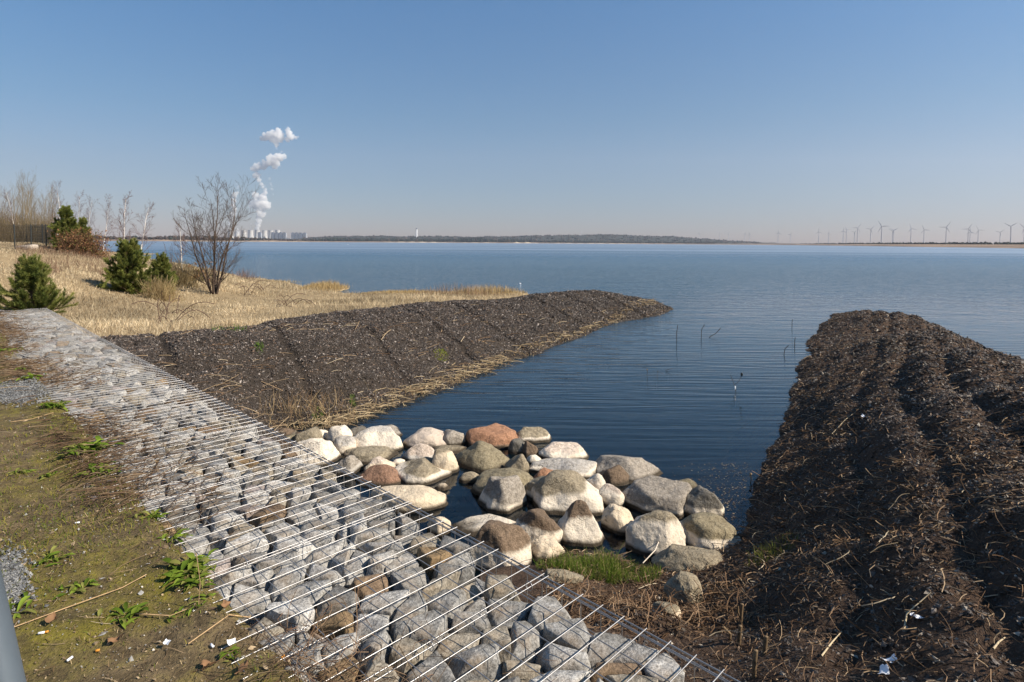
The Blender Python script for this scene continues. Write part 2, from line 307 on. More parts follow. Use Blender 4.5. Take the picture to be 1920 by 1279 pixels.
V, F = grid_mesh(-.2, 16, .2, 24, .07, rbank_z, lambda p, z: behind_gabion(p, -.03) & (z > -.5))
tag(mk('earth_bank', V, F, MDARK2, smooth=True), kind='structure')
V, F = grid_mesh(-16, 3, -3, 13, .06, moss_z, lambda p, z: (gac(p)[1] < .95) & (gac(p)[1] > -7))
tag(mk('mossy_ground', V, F, m_moss(), smooth=True), kind='structure')
# ---------------------------------------------------------------- mesh kits
def proj(p):
    d = np.asarray(p, float) - (0, 0, CAMH); z = d @ fw; return np.stack([960 + FPX * (d @ rt) / z, CY - FPX * (d @ up) / z, z], -1)
def inview(p, mx=160, my=160):
    q = proj(p); return (q[:, 2] > .3) & (q[:, 0] > -mx) & (q[:, 0] < 1920 + mx) & (q[:, 1] < 1279 + my)
def tubes(lines, k=5):                # lines: (points, radii[, colour]) -> verts, quads, colours
    Vs, Fs, Cs, o = [], [], [], 0
    an = np.arange(k) * 2 * math.pi / k; ca, sa = np.cos(an)[None, :, None], np.sin(an)[None, :, None]
    ring = np.arange(k); nxt = (ring + 1) % k
    for L in lines:
        p = np.asarray(L[0], float); r = np.broadcast_to(np.asarray(L[1], float), (len(p),)); n = len(p)
        t = np.gradient(p, axis=0); t /= np.linalg.norm(t, axis=1)[:, None] + 1e-12
        ref = np.array([0, 0, 1.]) if abs(t[0][2]) < .9 else np.array([1., 0, 0])
        a = np.cross(t, ref); a /= np.linalg.norm(a, axis=1)[:, None] + 1e-12; b = np.cross(t, a)
        Vs.append((p[:, None] + (a[:, None] * ca + b[:, None] * sa) * r[:, None, None]).reshape(-1, 3))
        i = np.arange(n - 1)[:, None] * k + o
        Fs.append(np.stack([i + ring, i + nxt, i + k + nxt, i + k + ring], -1).reshape(-1, 4)); o += n * k
        Cs.append(np.tile(np.asarray(L[2] if len(L) > 2 else (.2, .2, .2), float), (n * k, 1)))
    return np.concatenate(Vs), np.concatenate(Fs), np.concatenate(Cs)
def put_tubes(name, lines, mat, parent=None, k=5, smooth=True, loc=None):
    v, f, c = tubes(lines, k); return mk(name, v, f, mat, parent, c, smooth=smooth, loc=loc)
def blades(p, h, wd, col, r, lean=.5, droop=.35):
    n = len(p); h = np.broadcast_to(h, (n,)); wd = np.broadcast_to(wd, (n,)); az = r.uniform(0, 2 * math.pi, n); la = r.uniform(0, 2 * math.pi, n); le = np.abs(r.normal(0, lean, n))
    s = np.stack([np.cos(az), np.sin(az), 0 * az], -1) * wd[:, None] * .5; d = np.stack([np.cos(la) * le, np.sin(la) * le, np.ones(n)], -1); d /= np.linalg.norm(d, axis=1)[:, None]
    m_ = p + d * h[:, None] * .55; t = p + d * h[:, None] + np.stack([np.cos(la), np.sin(la), -np.ones(n)], -1) * (h * droop * r.random(n))[:, None]
    V = np.stack([p - s, p + s, m_ + s * .75, m_ - s * .75, t], 1).reshape(-1, 3); o = np.arange(n)[:, None] * 5
    return V, [o + np.array([0, 1, 2, 3]), o + np.array([3, 2, 4])], np.repeat(np.broadcast_to(col, (n, 3)), 5, 0)
def rotm(n, r, tilt=1.):
    a, b, c = r.uniform(0, 2 * math.pi, n), r.normal(0, tilt, n), r.normal(0, tilt, n); ca, sa, cb, sb, cc, s_ = np.cos(a), np.sin(a), np.cos(b), np.sin(b), np.cos(c), np.sin(c); z, o = 0 * a, 1 + 0 * a
    Rz = np.stack([ca, -sa, z, sa, ca, z, z, z, o], -1).reshape(-1, 3, 3); Rx = np.stack([o, z, z, z, cb, -sb, z, sb, cb], -1).reshape(-1, 3, 3); Ry = np.stack([cc, z, s_, z, o, z, -s_, z, cc], -1).reshape(-1, 3, 3)
    return Rx @ Ry @ Rz
OCT = np.array([(1, 0, 0), (-1, 0, 0), (0, 1, 0), (0, -1, 0), (.2, .2, 1), (-.2, 0, -1)], float)
OCF = np.array([(0, 2, 4), (2, 1, 4), (1, 3, 4), (3, 0, 4), (2, 0, 5), (1, 2, 5), (3, 1, 5), (0, 3, 5)])
def chips(p, size, col, r, flat=.4, tilt=.6):
    n = len(p); v = OCT[None] * (1 + .35 * r.normal(size=(n, 6, 1))) * np.stack([r.uniform(.8, 1.5, n), r.uniform(.5, 1, n), flat * r.uniform(.6, 1.4, n)], -1)[:, None]
    v = np.einsum('nij,nkj->nki', rotm(n, r, tilt), v) * np.broadcast_to(size, (n,))[:, None, None] * .5 + p[:, None]
    return v.reshape(-1, 3), (np.arange(n)[:, None, None] * 6 + OCF).reshape(-1, 3), np.repeat(np.broadcast_to(col, (n, 3)), 6, 0)
def scatter(n, x0, x1, y0, y1, zf, keep, r, d0=4., pw=1.5):
    p = np.stack([r.uniform(x0, x1, n), r.uniform(y0, y1, n)], -1); d = np.hypot(p[:, 0], p[:, 1]); p = p[r.random(n) < np.minimum(1, (d0 / d) ** pw)]
    z = zf(p); k = keep(p, z); p = np.column_stack([p, z])[k]; return p[inview(p)]
def pick(cols, n, r, var=.2, wts=None):
    c = np.array(cols)[r.choice(len(cols), n, p=wts)]; return c * (1 + var * r.normal(size=(n, 1))).clip(.4, 1.8)
def curl(p, L, r, flat=.25, bend=.8, n=5, az=None):   # a dead stem lying on the ground
    a = r.uniform(0, 2 * math.pi) if az is None else az; z = r.normal(0, flat); pts = [np.array(p, float)]
    k = r.normal(0, bend) / n
    for i in range(n - 1):
        a += k + r.normal(0, .12); pts.append(pts[-1] + np.array([math.cos(a), math.sin(a), z]) * L / (n - 1)); z -= .1 * abs(r.normal())
    return np.array(pts)
_ico = {}
def ico(s):
    if s not in _ico:
        b = bmesh.new(); bmesh.ops.create_icosphere(b, subdivisions=s, radius=1); b.verts.ensure_lookup_table()
        _ico[s] = (np.array([v.co[:] for v in b.verts]), np.array([[v.index for v in f.verts] for f in b.faces])); b.free()
    return _ico[s]
# ---------------------------------------------------------------- boulders at the head of the channel
CODE = dict(W=(.70, .61, .49), C=(.66, .54, .39), G=(.32, .28, .23), T=(.27, .225, .155), O=(.215, .18, .115), B=(.17, .12, .08), R=(.29, .17, .11), N=(.34, .18, .105), K=(.16, .145, .12), P=(.56, .46, .37), V=(.48, .44, .385))
BL = [  # x0 y0 x1 y1  shape  low top band  label
 (507,801,555,823,'dome','CB',.35,'small brown boulder with pale foot, leftmost of the back row beside the dead reeds'),
 (522,814,562,833,'flat','GO',-1,'low grey brown boulder tucked between the wire cage and the brown leftmost boulder'),
 (556,801,602,836,'round','CT',.15,'round tan boulder with smooth dome right of the leftmost brown boulder'),
 (588,804,616,828,'round','WP',2,'small white boulder half hidden behind the round tan dome'),
 (546,824,640,877,'flat','WP',2,'broad white slab lying against the wire cage below the round tan dome'),
 (610,798,662,833,'ang','WP',2,'white layered boulder with stepped ridges in the back row'),
 (656,799,690,824,'ang','BK',-1,'small dark brown angular stone between two white boulders at the waterline'),
 (626,817,670,854,'round','WV',.6,'round whitish boulder in front of the layered white one'),
 (688,796,751,822,'dome','VG',.3,'grey topped boulder peeking out behind the big white dome'),
 (665,800,761,849,'dome','WV',.8,'big white domed boulder in the back row left'),
 (645,836,744,871,'flat','CT',.3,'long flat tan boulder lying below the big white dome'),
 (627,853,677,893,'ang','VG',.45,'grey and white angular boulder leaning on the wire cage'),
 (685,857,740,891,'dome','CP',.7,'pale tan dome between the long flat boulder and the pointed one'),
 (735,860,760,876,'flat','WW',2,'tiny white stone in the pool above the pointed tan boulder'),
 (660,871,753,916,'point','RR',-1,'reddish brown ridged boulder against the wire cage'),
 (700,911,831,966,'flat','CC',2,'very large smooth cream slab sloping into the dark pool'),
 (736,859,844,911,'point','WT',.5,'pointed boulder with tan cap and white skirt in the dark pool'),
 (757,831,816,869,'dome','VP',.4,'grey white dome left of the upright cream boulder'),
 (761,801,844,843,'dome','PP',2,'pinkish white boulder at the waterline left of the round grey one'),
 (826,804,871,838,'round','GG',-1,'round smooth grey boulder beside the big orange boulder'),
 (806,835,873,853,'flat','GT',-1,'flat grey stone under the round grey boulder'),
 (805,840,857,892,'round','CT',.85,'upright cream boulder with tan patches left of the big olive boulder'),
 (866,797,967,842,'dome','RN',.3,'big orange red boulder at the water edge of the back row'),
 (848,826,967,886,'point','OO',-1,'big olive tan boulder in front of the orange red one'),
 (862,884,900,907,'dome','TT',-1,'small tan stone in the pool below the big olive boulder'),
 (876,879,1002,941,'dome','TO',.3,'large olive boulder behind the pointed grey boulder in the pool'),
 (893,894,985,964,'point','WG',.3,'pointed grey boulder with white foot standing in the dark pool'),
 (816,906,844,921,'point','CC',2,'tiny pale stone tip poking from the dark pool'),
 (967,799,1030,832,'dome','WT',.4,'tan topped boulder standing alone at the right end of the back row'),
 (955,824,988,853,'round','BK',-1,'dark brown stone right of the orange red boulder'),
 (978,828,1012,858,'ang','RB',-1,'pinkish brown stone beside the dark brown one'),
 (950,852,995,891,'ang','GT',-1,'brown grey angular boulder right of the big olive boulder'),
 (988,852,1016,873,'round','WV',2,'small pale stone left of the white veined boulder'),
 (1011,827,1099,867,'dome','WP',.6,'white boulder with pink tan right end behind the white veined boulder'),
 (992,853,1118,900,'flat','WV',.5,'long white veined grey boulder in the middle of the heap'),
 (1001,877,1041,909,'round','NN',-1,'small orange stone wedged left of the great grey dome'),
 (988,883,1131,968,'dome','WT',.52,'greatest dome of the heap, tan grey above a broad white base'),
 (1097,889,1133,930,'round','WW',2,'white knobby boulder hugging the right side of the greatest dome'),
 (1103,846,1237,906,'ang','VG',.2,'large pale grey angular boulder at the water on the right'),
 (1117,871,1177,913,'ang','BB',-1,'dark brown boulder in front of the pale grey angular one'),
 (1120,910,1173,954,'round','WP',.8,'rounded whitish boulder left of the large brown grey angular one'),
 (1156,893,1298,969,'ang','WG',.25,'large brown grey angular boulder with fractured faces on the right'),
 (1259,899,1308,920,'flat','OO',-1,'small olive stone at the water behind the dark grey boulder'),
 (1281,913,1350,974,'round','WK',.4,'dark grey leaning boulder at the right end of the heap'),
 (1128,949,1191,1003,'round','CW',2,'cream white egg shaped boulder right of the two brown capped boulders'),
 (1172,955,1277,1046,'round','WT',.8,'big cream white boulder with thin tan top near the green grass'),
 (1264,961,1381,1041,'round','WO',.5,'big olive capped boulder with white base, rightmost by the dark bank'),
 (972,955,1052,1029,'round','WB',.55,'white boulder with angular brown cap behind the grass tuft'),
 (1040,943,1132,1024,'point','WB',.6,'tall white boulder with small brown peak behind the grass tuft'),
 (848,965,978,1006,'flat','WC',2,'flat white slab behind the big brown topped boulder at the cage'),
 (880,976,991,1080,'round','WB',.5,'big boulder with brown top and white base leaning on the wire cage'),
 (988,1010,1062,1055,'flat','CP',2,'low pale slab between the brown capped boulder and the grass'),
 (1232,1020,1349,1074,'dome','GT',-1,'grey brown dome half sunk in the soil on the right'),
 (1250,1074,1312,1127,'round','TT',-1,'round tan boulder lying alone on the brown soil'),
 (1227,1129,1275,1162,'ang','CT',.4,'small tan angular stone lowest on the brown soil'),
 (803,968,842,1006,'round','CC',2,'small cream boulder behind the wire cage right of the cream slab'),
 (1249,993,1266,1016,'round','GG',-1,'fist sized grey stone between the two big white boulders'),
 (1020,1068,1088,1090,'flat','TT',-1,'flat tan slab under the dead roots beside the wire cage'),
 (985,904,1018,940,'ang','WT',.5,'small tan stone wedged left of the greatest dome')]
def boulder(i, x0, y0, x1, y1, shape, cols, band, label):
    r = np.random.default_rng(100 + i); xm = (x0 + x1) / 2
    z0 = 0.
    soil = {52: .12, 53: .33, 54: .5, 57: .33}; z0 = soil.get(i, 0.)
    G = P(xm, y1, z0); dist = np.linalg.norm(G[:2]); D = proj(G[None])[0][2]; vd = G[:2] / dist
    rw = (x1 - x0) / 2 * D / FPX * 1.2; dr = dict(flat=.7, dome=.8, round=.88, point=.82, ang=.8)[shape]; ry = rw * dr; k = dict(flat=-.08, dome=-.08, round=.16, point=-.12, ang=.03)[shape]
    for att in range(12):
        C2 = G[:2] + vd * ry * .92; lo, hi = .02, 1.6
        for _ in range(30):
            rz = (lo + hi) / 2; C = np.array([C2[0], C2[1], z0 + k * rz]); q = proj(C[None])[0]; th = math.atan2(CAMH - C[2], np.linalg.norm(C2))
            top = q[1] - FPX / q[2] * math.hypot(rz * math.cos(th), ry * math.sin(th))
            lo, hi = (rz, hi) if top > y0 else (lo, rz)
        if rz > ry * .33: break
        ry *= .88
    s = ico(5 if x1 - x0 > 60 else 4); d = s[0]
    p = dict(flat=2.6, dome=2.3, round=2.4, point=2.2, ang=2.7)[shape]
    rad = (np.abs(d) ** p).sum(1) ** (-1 / p)
    npl = dict(flat=7, dome=7, round=9, point=8, ang=13)[shape]
    for j in range(npl):
        n = r.normal(size=3); n[2] = abs(n[2]) * .8; n /= np.linalg.norm(n); off = r.uniform(.74, .96) if shape != 'ang' else r.uniform(.66, .9)
        t = d @ n; lim = np.where(t > .05, off / np.maximum(t, .05), 9); kk = .07 if shape != 'ang' else .03
        hh = np.clip(.5 + .5 * (lim - rad) / kk, 0, 1); rad = lim * (1 - hh) + rad * hh - kk * hh * (1 - hh)
    v = d * rad[:, None]
    if shape == 'point':
        f = 1 - .3 * np.clip(v[:, 2], 0, 1) ** 1.4; v[:, 0] = v[:, 0] * f + .25 * (r.random() - .5) * np.clip(v[:, 2], 0, 1); v[:, 1] *= f
    if shape in ('dome', 'point'): v[:, 2] = np.where(v[:, 2] < 0, v[:, 2] * .7, v[:, 2])
    e = v.copy(); v = v * (1 + .10 * fbm(e + i * 7.7, 1.3, 2, i) + .03 * fbm(e + i, 4.5, 3, i + 9) + .012 * fbm(e + i, 13, 3, i + 5))[:, None]
    for ax in (0, 1):
        mx = np.abs(v[v[:, 2] > -.3, ax]).max(); v[:, ax] /= mx
    v[:, 2] /= v[:, 2].max()
    yaw = r.normal(0, .12); cy_, sy = math.cos(yaw), math.sin(yaw)
    L = np.stack([(v[:, 0] * cy_ - v[:, 1] * sy) * rw, (v[:, 0] * sy + v[:, 1] * cy_) * ry, v[:, 2] * rz], -1)
    rtv = np.array([vd[1], -vd[0]]); X = np.column_stack([L[:, :1] * rtv[0] + L[:, 1:2] * vd[0], L[:, :1] * rtv[1] + L[:, 1:2] * vd[1], L[:, 2]])
    zz = X[:, 2] + k * rz; top = zz.max(); tilt = L[:, 0] / rw * r.normal(0, .12)
    at = dict(Hgt=zz / top - band + tilt if 0 <= band < 1.5 else np.full(len(X), -1. if band > 1 else 1.), Wet=zz - .025 if i not in soil else np.ones(len(X)))
    c0, c1 = np.array(CODE[cols[0]]) * r.uniform(.9, 1.08), np.array(CODE[cols[1]]) * r.uniform(.88, 1.12)
    o = mk('boulder', X, s[1], MBOULDER, None, None, dict(at, Low=np.tile(c0, (len(X), 1)), Top=np.tile(c1, (len(X), 1))), True)
    o.location = (float(C2[0]), float(C2[1]), float(z0 + k * rz)); tag(o, label, 'boulder', 'boulders heaped at the head of the channel')
for i, b in enumerate(BL): boulder(i, *b[:4], b[4], b[5], b[6], b[7])
SUBM = [(830, 945, 60, .2, 'brown'), (885, 925, 40, .3, 'dark'), (1090, 975, 40, .2, 'mossy'), (860, 985, 50, .25, 'grey'), (1010, 845, 90, .35, 'brown'), (1225, 985, 70, .15, 'olive')]
for i, (px, py, wd, dz, nm) in enumerate(SUBM):
    s = ico(3); r = np.random.default_rng(900 + i); q = P(px, py, -dz); rr = wd / 2 * np.linalg.norm(q - (0, 0, CAMH)) / FPX
    v = s[0] * (1 + .15 * fbm(s[0] + i * 5, 1.2, 3, i))[:, None] * (rr, rr * .8, rr * .5); n = len(v)
    o = mk('sunken_boulder', v, s[1], MBOULDER, None, None, dict(Hgt=np.ones(n), Wet=np.ones(n), Low=np.tile((.2, .15, .1), (n, 1)), Top=np.tile((.2, .14, .09), (n, 1))), True)
    o.location = [float(c) for c in q]; tag(o, ['reddish brown boulder under water beside the cream slab', 'dim angular boulder under water near the pointed grey boulder', 'dim boulder under water left of the cream egg shaped one', 'dim rounded boulder under water in front of the flat white slab', 'dim broad boulder under water behind the tan topped one', 'dim boulder under water between the large angular and the olive capped boulders'][i], 'boulder', 'boulders under the water')

# ---------------------------------------------------------------- gabion wall
def basket_label(k): return ['nearest', 'second', 'third', 'fourth', 'fifth', 'sixth', 'seventh', 'eighth', 'ninth', 'tenth', 'eleventh', 'twelfth', 'thirteenth', 'fourteenth', 'fifteenth', 'sixteenth'][k]
WR = .0024
def basket_lines():
    top, front, rail = [], [], []
    for i in range(11):
        a = PITCH * i / 10; a = .013 if i == 0 else PITCH - .013 if i == 10 else a
        top.append((gw([a, a], [CL - .06, CR + .014], [.004, .004]), WR)); front.append((gw([a, a], [CR, CR], [-.01, -1.05]), WR * .9))
    for j in range(9):
        c = CR - .145 * j - .02
        if c > CL - .05: top.append((gw([0, PITCH], [c, c], [-.003, -.003]), WR * .9))
    for j in range(1, 8): front.append((gw([0, PITCH], [CR + .006] * 2, [-.13 * j] * 2), WR * .9))
    for dc, dz in ((0, 0), (.012, -.012), (-.012, -.016)): rail.append((gw([.002, PITCH - .002], [CR + dc] * 2, [dz] * 2), WR * 1.1))
    return top, front, rail
ring = [(np.array([gw(.02 * math.cos(t) * 1.0, CR - .1, .02 * math.sin(t)) for t in np.linspace(0, 2 * math.pi, 13)]), .0016)]
proto = None
for k in range(16):
    a = A0 + (k - 1) * PITCH; og = gw(a, 0., GZ)
    if proto is None:
        root = empty('gabion_basket', og); t, f, r_ = basket_lines()
        pr = [put_tubes('top_mesh', t, MWIRE, root, 6), put_tubes('front_mesh', f, MWIRE, root, 5), put_tubes('edge_rail', r_, MWIRE, root, 6)]
        for j in range(4):
            if j == 0: rg = put_tubes('binding_ring', ring, MWIRE, root, 5)
            else: rg = pr[-1].copy(); COL.objects.link(rg); rg.parent = root
            rg.location = tuple(gw(0, -.27 * j, 0)); pr.append(rg)
        proto = (root, pr)
    else:
        root = proto[0].copy(); COL.objects.link(root); root.location = og
        for o in proto[1]: c = o.copy(); COL.objects.link(c); c.parent = root
    tag(root, ('nearest galvanised wire gabion basket at the bottom edge of the picture' if k == 0 else f'{basket_label(k)} galvanised wire gabion basket from the near end of the stone wall'), 'gabion', 'gabion baskets of the long stone wall')
# voronoi packed stones
def voronoi(a0, a1, c0, c1, s, r):
    pts = []; row = 0; a = a0
    while a < a1:
        c = c0 + (s * .5 if row % 2 else 0)
        while c < c1 + s * .3: pts.append((a + r.normal(0, .36) * s, c + r.normal(0, .33) * s)); c += s
        a += s * .88; row += 1
    pts = np.array(pts); cells = []
    for i, p in enumerate(pts):
        poly = [p + s * 1.25 * np.array(v) for v in ((-1.1, -.8), (1.1, -.8), (1.1, .8), (-1.1, .8))]
        d = pts - p; dd = (d ** 2).sum(1)
        for j in np.where((dd < (2.8 * s) ** 2) & (dd > 1e-9))[0]:
            n = d[j]; m_ = (p + pts[j]) / 2; out = []
            for q in range(len(poly)):
                A, B = poly[q], poly[(q + 1) % len(poly)]; ua, ub = (A - m_) @ n, (B - m_) @ n
                if ua <= 0: out.append(A)
                if ua * ub < 0: out.append(A + (B - A) * ua / (ua - ub))
            poly = out
            if len(poly) < 3: break
        if len(poly) >= 3: cells.append(np.array(poly))
    return cells
def stone_mesh(poly, zt, r, fine):
    c = poly.mean(0); q = (poly - c) * r.uniform(.9, .99); rad = np.abs(q).max(); zt = zt - .0; ang = r.uniform(0, 6.28); sl = r.uniform(0, .2); g = np.array([math.cos(ang), math.sin(ang)]) * sl
    P_ = []
    for sc_, z in ((r.uniform(.72, .95), 0), (1., -r.uniform(.04, .09)), (.97, -.11), (.6, -.19)):
        jit = r.normal(0, .012, (len(q), 2)); P_.append(np.column_stack([q * sc_ + jit, z + r.normal(0, .014, len(q))]))
    V = np.concatenate(P_); V[:, 2] += V[:, :2] @ g; V[:, 2] -= V[:, 2].max()
    b = bmesh.new(); [b.verts.new(v) for v in V]; res = bmesh.ops.convex_hull(b, input=b.verts[:])
    bmesh.ops.delete(b, geom=[v for v in b.verts if not v.link_faces], context='VERTS')
    if fine:
        bmesh.ops.dissolve_limit(b, angle_limit=R(9), verts=b.verts[:], edges=b.edges[:])
        bmesh.ops.bevel(b, geom=b.edges[:], offset=.003, segments=1, affect='EDGES', profile=.6)
        bmesh.ops.triangulate(b, faces=b.faces[:])
        for _ in range(5 if fine > 1 else 3):
            es = [e for e in b.edges if e.calc_length() > (.02 if fine > 1 else .035)]
            if es: bmesh.ops.subdivide_edges(b, edges=es, cuts=1)
            bmesh.ops.triangulate(b, faces=b.faces[:])
    else: bmesh.ops.triangulate(b, faces=b.faces[:])
    b.verts.index_update(); V = np.array([v.co[:] for v in b.verts]); F = np.array([[v.index for v in f.verts] for f in b.faces]); b.free()
    if fine:
        n = V / (np.linalg.norm(V, axis=1)[:, None] + 1e-6); V = V + n * (.007 * fbm(V + c.mean() * 31, 9, 3, 3) + .005 * fbm(V + c[0] * 7, 32, 3, 4))[:, None]
    V[:, 2] += zt - V[:, 2].max(); return V, F, c
SC = [('grey', (.25, .24, .222), .36), ('pale grey', (.34, .325, .3), .27), ('dark grey', (.165, .158, .146), .12), ('tan grey', (.24, .21, .165), .15), ('ochre stained', (.22, .15, .08), .03), ('rusty brown', (.16, .11, .07), .04), ('pinkish grey', (.27, .23, .21), .03)]
rs = np.random.default_rng(21); cells = voronoi(.35, AEND, CL + .02, CR - .02, .157, rs)
cells = [c for c in cells if c.mean(0)[1] < CR - .03]
for c in cells: c[:, 1] = np.minimum(c[:, 1], CR - .012)
cells.sort(key=lambda c: c.mean(0)[0]); far_s = []; nst = 0
for c in cells:
    cen = c.mean(0); wp = gw(cen[0], cen[1], GZ - .05); col_i = rs.choice(len(SC), p=[s_[2] for s_ in SC]); nm, cc, _ = SC[col_i]; cc = np.array(cc) * rs.uniform(.82, 1.2)
    ok = inview(wp[None], 60, 60)[0] and nst < 300; D = np.linalg.norm(wp - (0, 0, CAMH))
    V, F, c0 = stone_mesh(c, -rs.uniform(.006, .036) - (.05 if rs.random() < .08 else 0), rs, (2 if D < 4.2 else 1) if ok else 0)
    Vw = np.column_stack([gw(V[:, 0], V[:, 1], 0)[:, :2], V[:, 2]])
    if ok:
        nst += 1; o = mk('gabion_stone', Vw, F, MSTONE, None, np.tile(cc, (len(V), 1)), smooth=True)
        o.data.set_sharp_from_angle(angle=R(38)); o.location = [float(x) for x in gw(c0[0], c0[1], GZ)]
        kb = int(np.clip((cen[0] - A0 + PITCH) // PITCH, 0, 15)); side = 'front edge' if cen[1] > CR - .4 else 'back' if cen[1] < CL + .38 else 'middle'
        tag(o, f"{nm} broken stone at the {side} of the {basket_label(kb)} gabion basket", 'stone', f"{nm} stones at the {side} of the {basket_label(kb)} gabion basket")
    else: far_s.append((Vw + gw(c0[0], c0[1], GZ), F, np.tile(cc, (len(V), 1))))
lowc = voronoi(.3, AEND, CL - .05, CR, .15, rs)
def stack(L):
    o = 0; Vs, Fs, Cs = [], [], []
    for v, f, c in L: Vs.append(v); Fs.append(f + o); Cs.append(c); o += len(v)
    return np.concatenate(Vs), np.concatenate(Fs), np.concatenate(Cs)
for c in lowc:
    if c[:, 1].max() > CR - .01: c[:, 1] = np.minimum(c[:, 1], CR - .015)
    V, F, c0 = stone_mesh(c, -.13 - rs.uniform(0, .05), rs, 0); far_s.append((np.column_stack([gw(V[:, 0], V[:, 1], 0)[:, :2], V[:, 2]]) + gw(c0[0], c0[1], GZ), F, np.tile(np.array((.2, .2, .2)) * rs.uniform(.7, 1.2), (len(V), 1))))
for lay in range(1, 5):               # the courses below, seen from the front of the wall
    for a in np.arange(.35, AEND, .17):
        s = ico(1); v = s[0] * (.1, .09, .1) * (1 + .2 * rs.normal(size=(len(s[0]), 1))); far_s.append((v + gw(a + rs.normal(0, .03), CR - .12, GZ - .1 - .19 * lay), s[1], np.tile(np.array((.24, .24, .24)) * rs.uniform(.7, 1.3), (len(v), 1))))
V, F, C = stack(far_s); tag(mk('gabion_rubble', V, F, MSTONE, None, C), 'grey rubble filling the far and lower part of the gabion baskets', 'rubble', kind='stuff')
# ---------------------------------------------------------------- ground cover
r = np.random.default_rng(5)
def depth_scale(p, a=.0011): return np.maximum(1, np.linalg.norm(p - (0, 0, CAMH), axis=1) * a / .008)
# dry meadow grass
p = scatter(1800000, -45, 3, 5, 60, meadow_z, lambda q, z: (behind_gabion(q, .05) | (gac(q)[0] > AEND + .1)) & (z > .03) & left_of_bank(q, -.05), r, 12, 1.7)
n = len(p); dn = fbm(p[:, :2], .45, 3, 77); k = r.random(n) < .6 + .55 * dn; p = p[k]; n = len(p); sc_ = depth_scale(p, .0008)
col = pick([(.47, .375, .235), (.57, .47, .32), (.38, .29, .18), (.31, .235, .145), (.43, .35, .23)], n, r, .15) * (1 + .45 * fbm(p[:, :2], .5, 4, 78))[:, None]
grow = 1 + .8 * np.clip(fbm(p[:, :2], .25, 2, 79), -.4, 1)
v, f, c = blades(p, r.uniform(.06, .2, n) * grow, .006 * sc_, col, r, .95, .5); tag(mk('dry_grass', v, f, MSTRAW, None, c), 'straw coloured dry grass covering the meadow', 'grass', kind='stuff')
# brown dead heath on the mound and at the left
def in_px(x0, x1, y0, y1): return lambda q: (q[:, 0] > x0) & (q[:, 0] < x1) & (q[:, 1] > y0) & (q[:, 1] < y1)
p = scatter(160000, -46, -8, 14, 60, meadow_z, lambda q, z: (z > .4), r, 18, 1.2); q = proj(p); p = p[(q[:, 1] < 520 + 12 * np.sin(q[:, 0] / 30)) & (q[:, 1] > 462) & (q[:, 0] > 30) & (q[:, 0] < 215)]; n = len(p)
v, f, c = blades(p, r.uniform(.2, .45, n), .012, pick([(.2, .13, .085), (.26, .18, .12), (.16, .1, .07)], n, r), r, .45, .2); tag(mk('dead_heath', v, f, MSTRAW, None, c), 'purplish brown dead heath covering the mound below the fence', 'heath', kind='stuff')
# slate chips on both banks
p = scatter(1100000, -8, 8, 4, 27, lbank_z, lambda q, z: behind_gabion(q, .0) & (z > .01) & ~left_of_bank(q, -.5), r, 7, 1.3); n = len(p)
v, f, c = chips(p, np.clip(.008 + .0024 * np.linalg.norm(p, axis=1), .022, .055) * r.uniform(.6, 1.4, n), pick([(.07, .056, .046), (.038, .03, .025), (.13, .108, .092), (.11, .077, .056), (.3, .255, .22), (.15, .095, .06)], n, r, .3, [.3, .33, .17, .11, .05, .04]), r)
tag(mk('slate_gravel', v, f, MGRAVEL, None, c), 'dark slate gravel covering the long bank left of the channel', 'gravel', kind='stuff')
p = scatter(900000, .2, 15, .6, 23, rbank_z, lambda q, z: behind_gabion(q, .0) & (z > .01), r, 5, 1.3)
bare = np.clip((p[:, :2] @ RBN + .9) / 1.6 + .3 * fbm(p[:, :2], 1, 2, 5), .4, 1); p = p[r.random(len(p)) < bare]; n = len(p)
v, f, c = chips(p, np.clip(.009 + .0028 * np.linalg.norm(p, axis=1), .018, .055) * r.uniform(.6, 1.4, n), pick([(.075, .06, .05), (.045, .036, .03), (.13, .108, .09), (.12, .08, .052), (.28, .24, .19), (.15, .092, .055)], n, r, .25, [.34, .27, .17, .12, .06, .04]), r)
tag(mk('slate_gravel', v, f, MGRAVEL, None, c), 'dark slate gravel and crumbs covering the bank at the right', 'gravel', kind='stuff')
# dead stems on the banks
def stems(p, L, rad, cols, r, flat=.25, bend=.8, k=3, n=5, lift=.01, az=None, var=.2):
    cs = pick(cols, len(p), r, var); return [(curl(q + (0, 0, lift), l, r, flat, bend, n, None if az is None else r.normal(az, .45)), rr, c) for q, l, rr, c in zip(p, np.broadcast_to(L, len(p)), np.broadcast_to(rad, len(p)), cs)]
TANS = [(.3, .21, .125), (.38, .28, .17), (.22, .145, .085), (.45, .36, .24), (.16, .1, .06)]
BRN = [(.22, .145, .09), (.3, .2, .125), (.14, .088, .055), (.42, .31, .2), (.1, .065, .042), (.19, .12, .075)]
p = scatter(280000, .2, 13, .6, 22, rbank_z, lambda q, z: behind_gabion(q, .05) & (z > .02), r, 4, 1.2)
wgt = np.clip(.95 - (p[:, :2] @ RBN + .6) / 2.4, .28, 1) * np.clip(1.1 + 1.2 * fbm(p[:, :2], 1.1, 3, 13), .1, 1.4); p = p[r.random(len(p)) < wgt]; n = len(p); dd = np.linalg.norm(p, axis=1)
ls = stems(p, r.uniform(.03, .11, n) * (1 + .8 * (r.random(n) < .06)), np.clip(.00055 * dd, .0009, .003) * r.uniform(.5, 1.3, n), BRN, r, .3, 1.6, n=4)
p2 = p[r.choice(n, 110)]; ls += stems(p2, r.uniform(.1, .28, 110), .002, [(.42, .33, .22), (.5, .42, .3)], r, .12, 1.0, n=8, lift=.03)
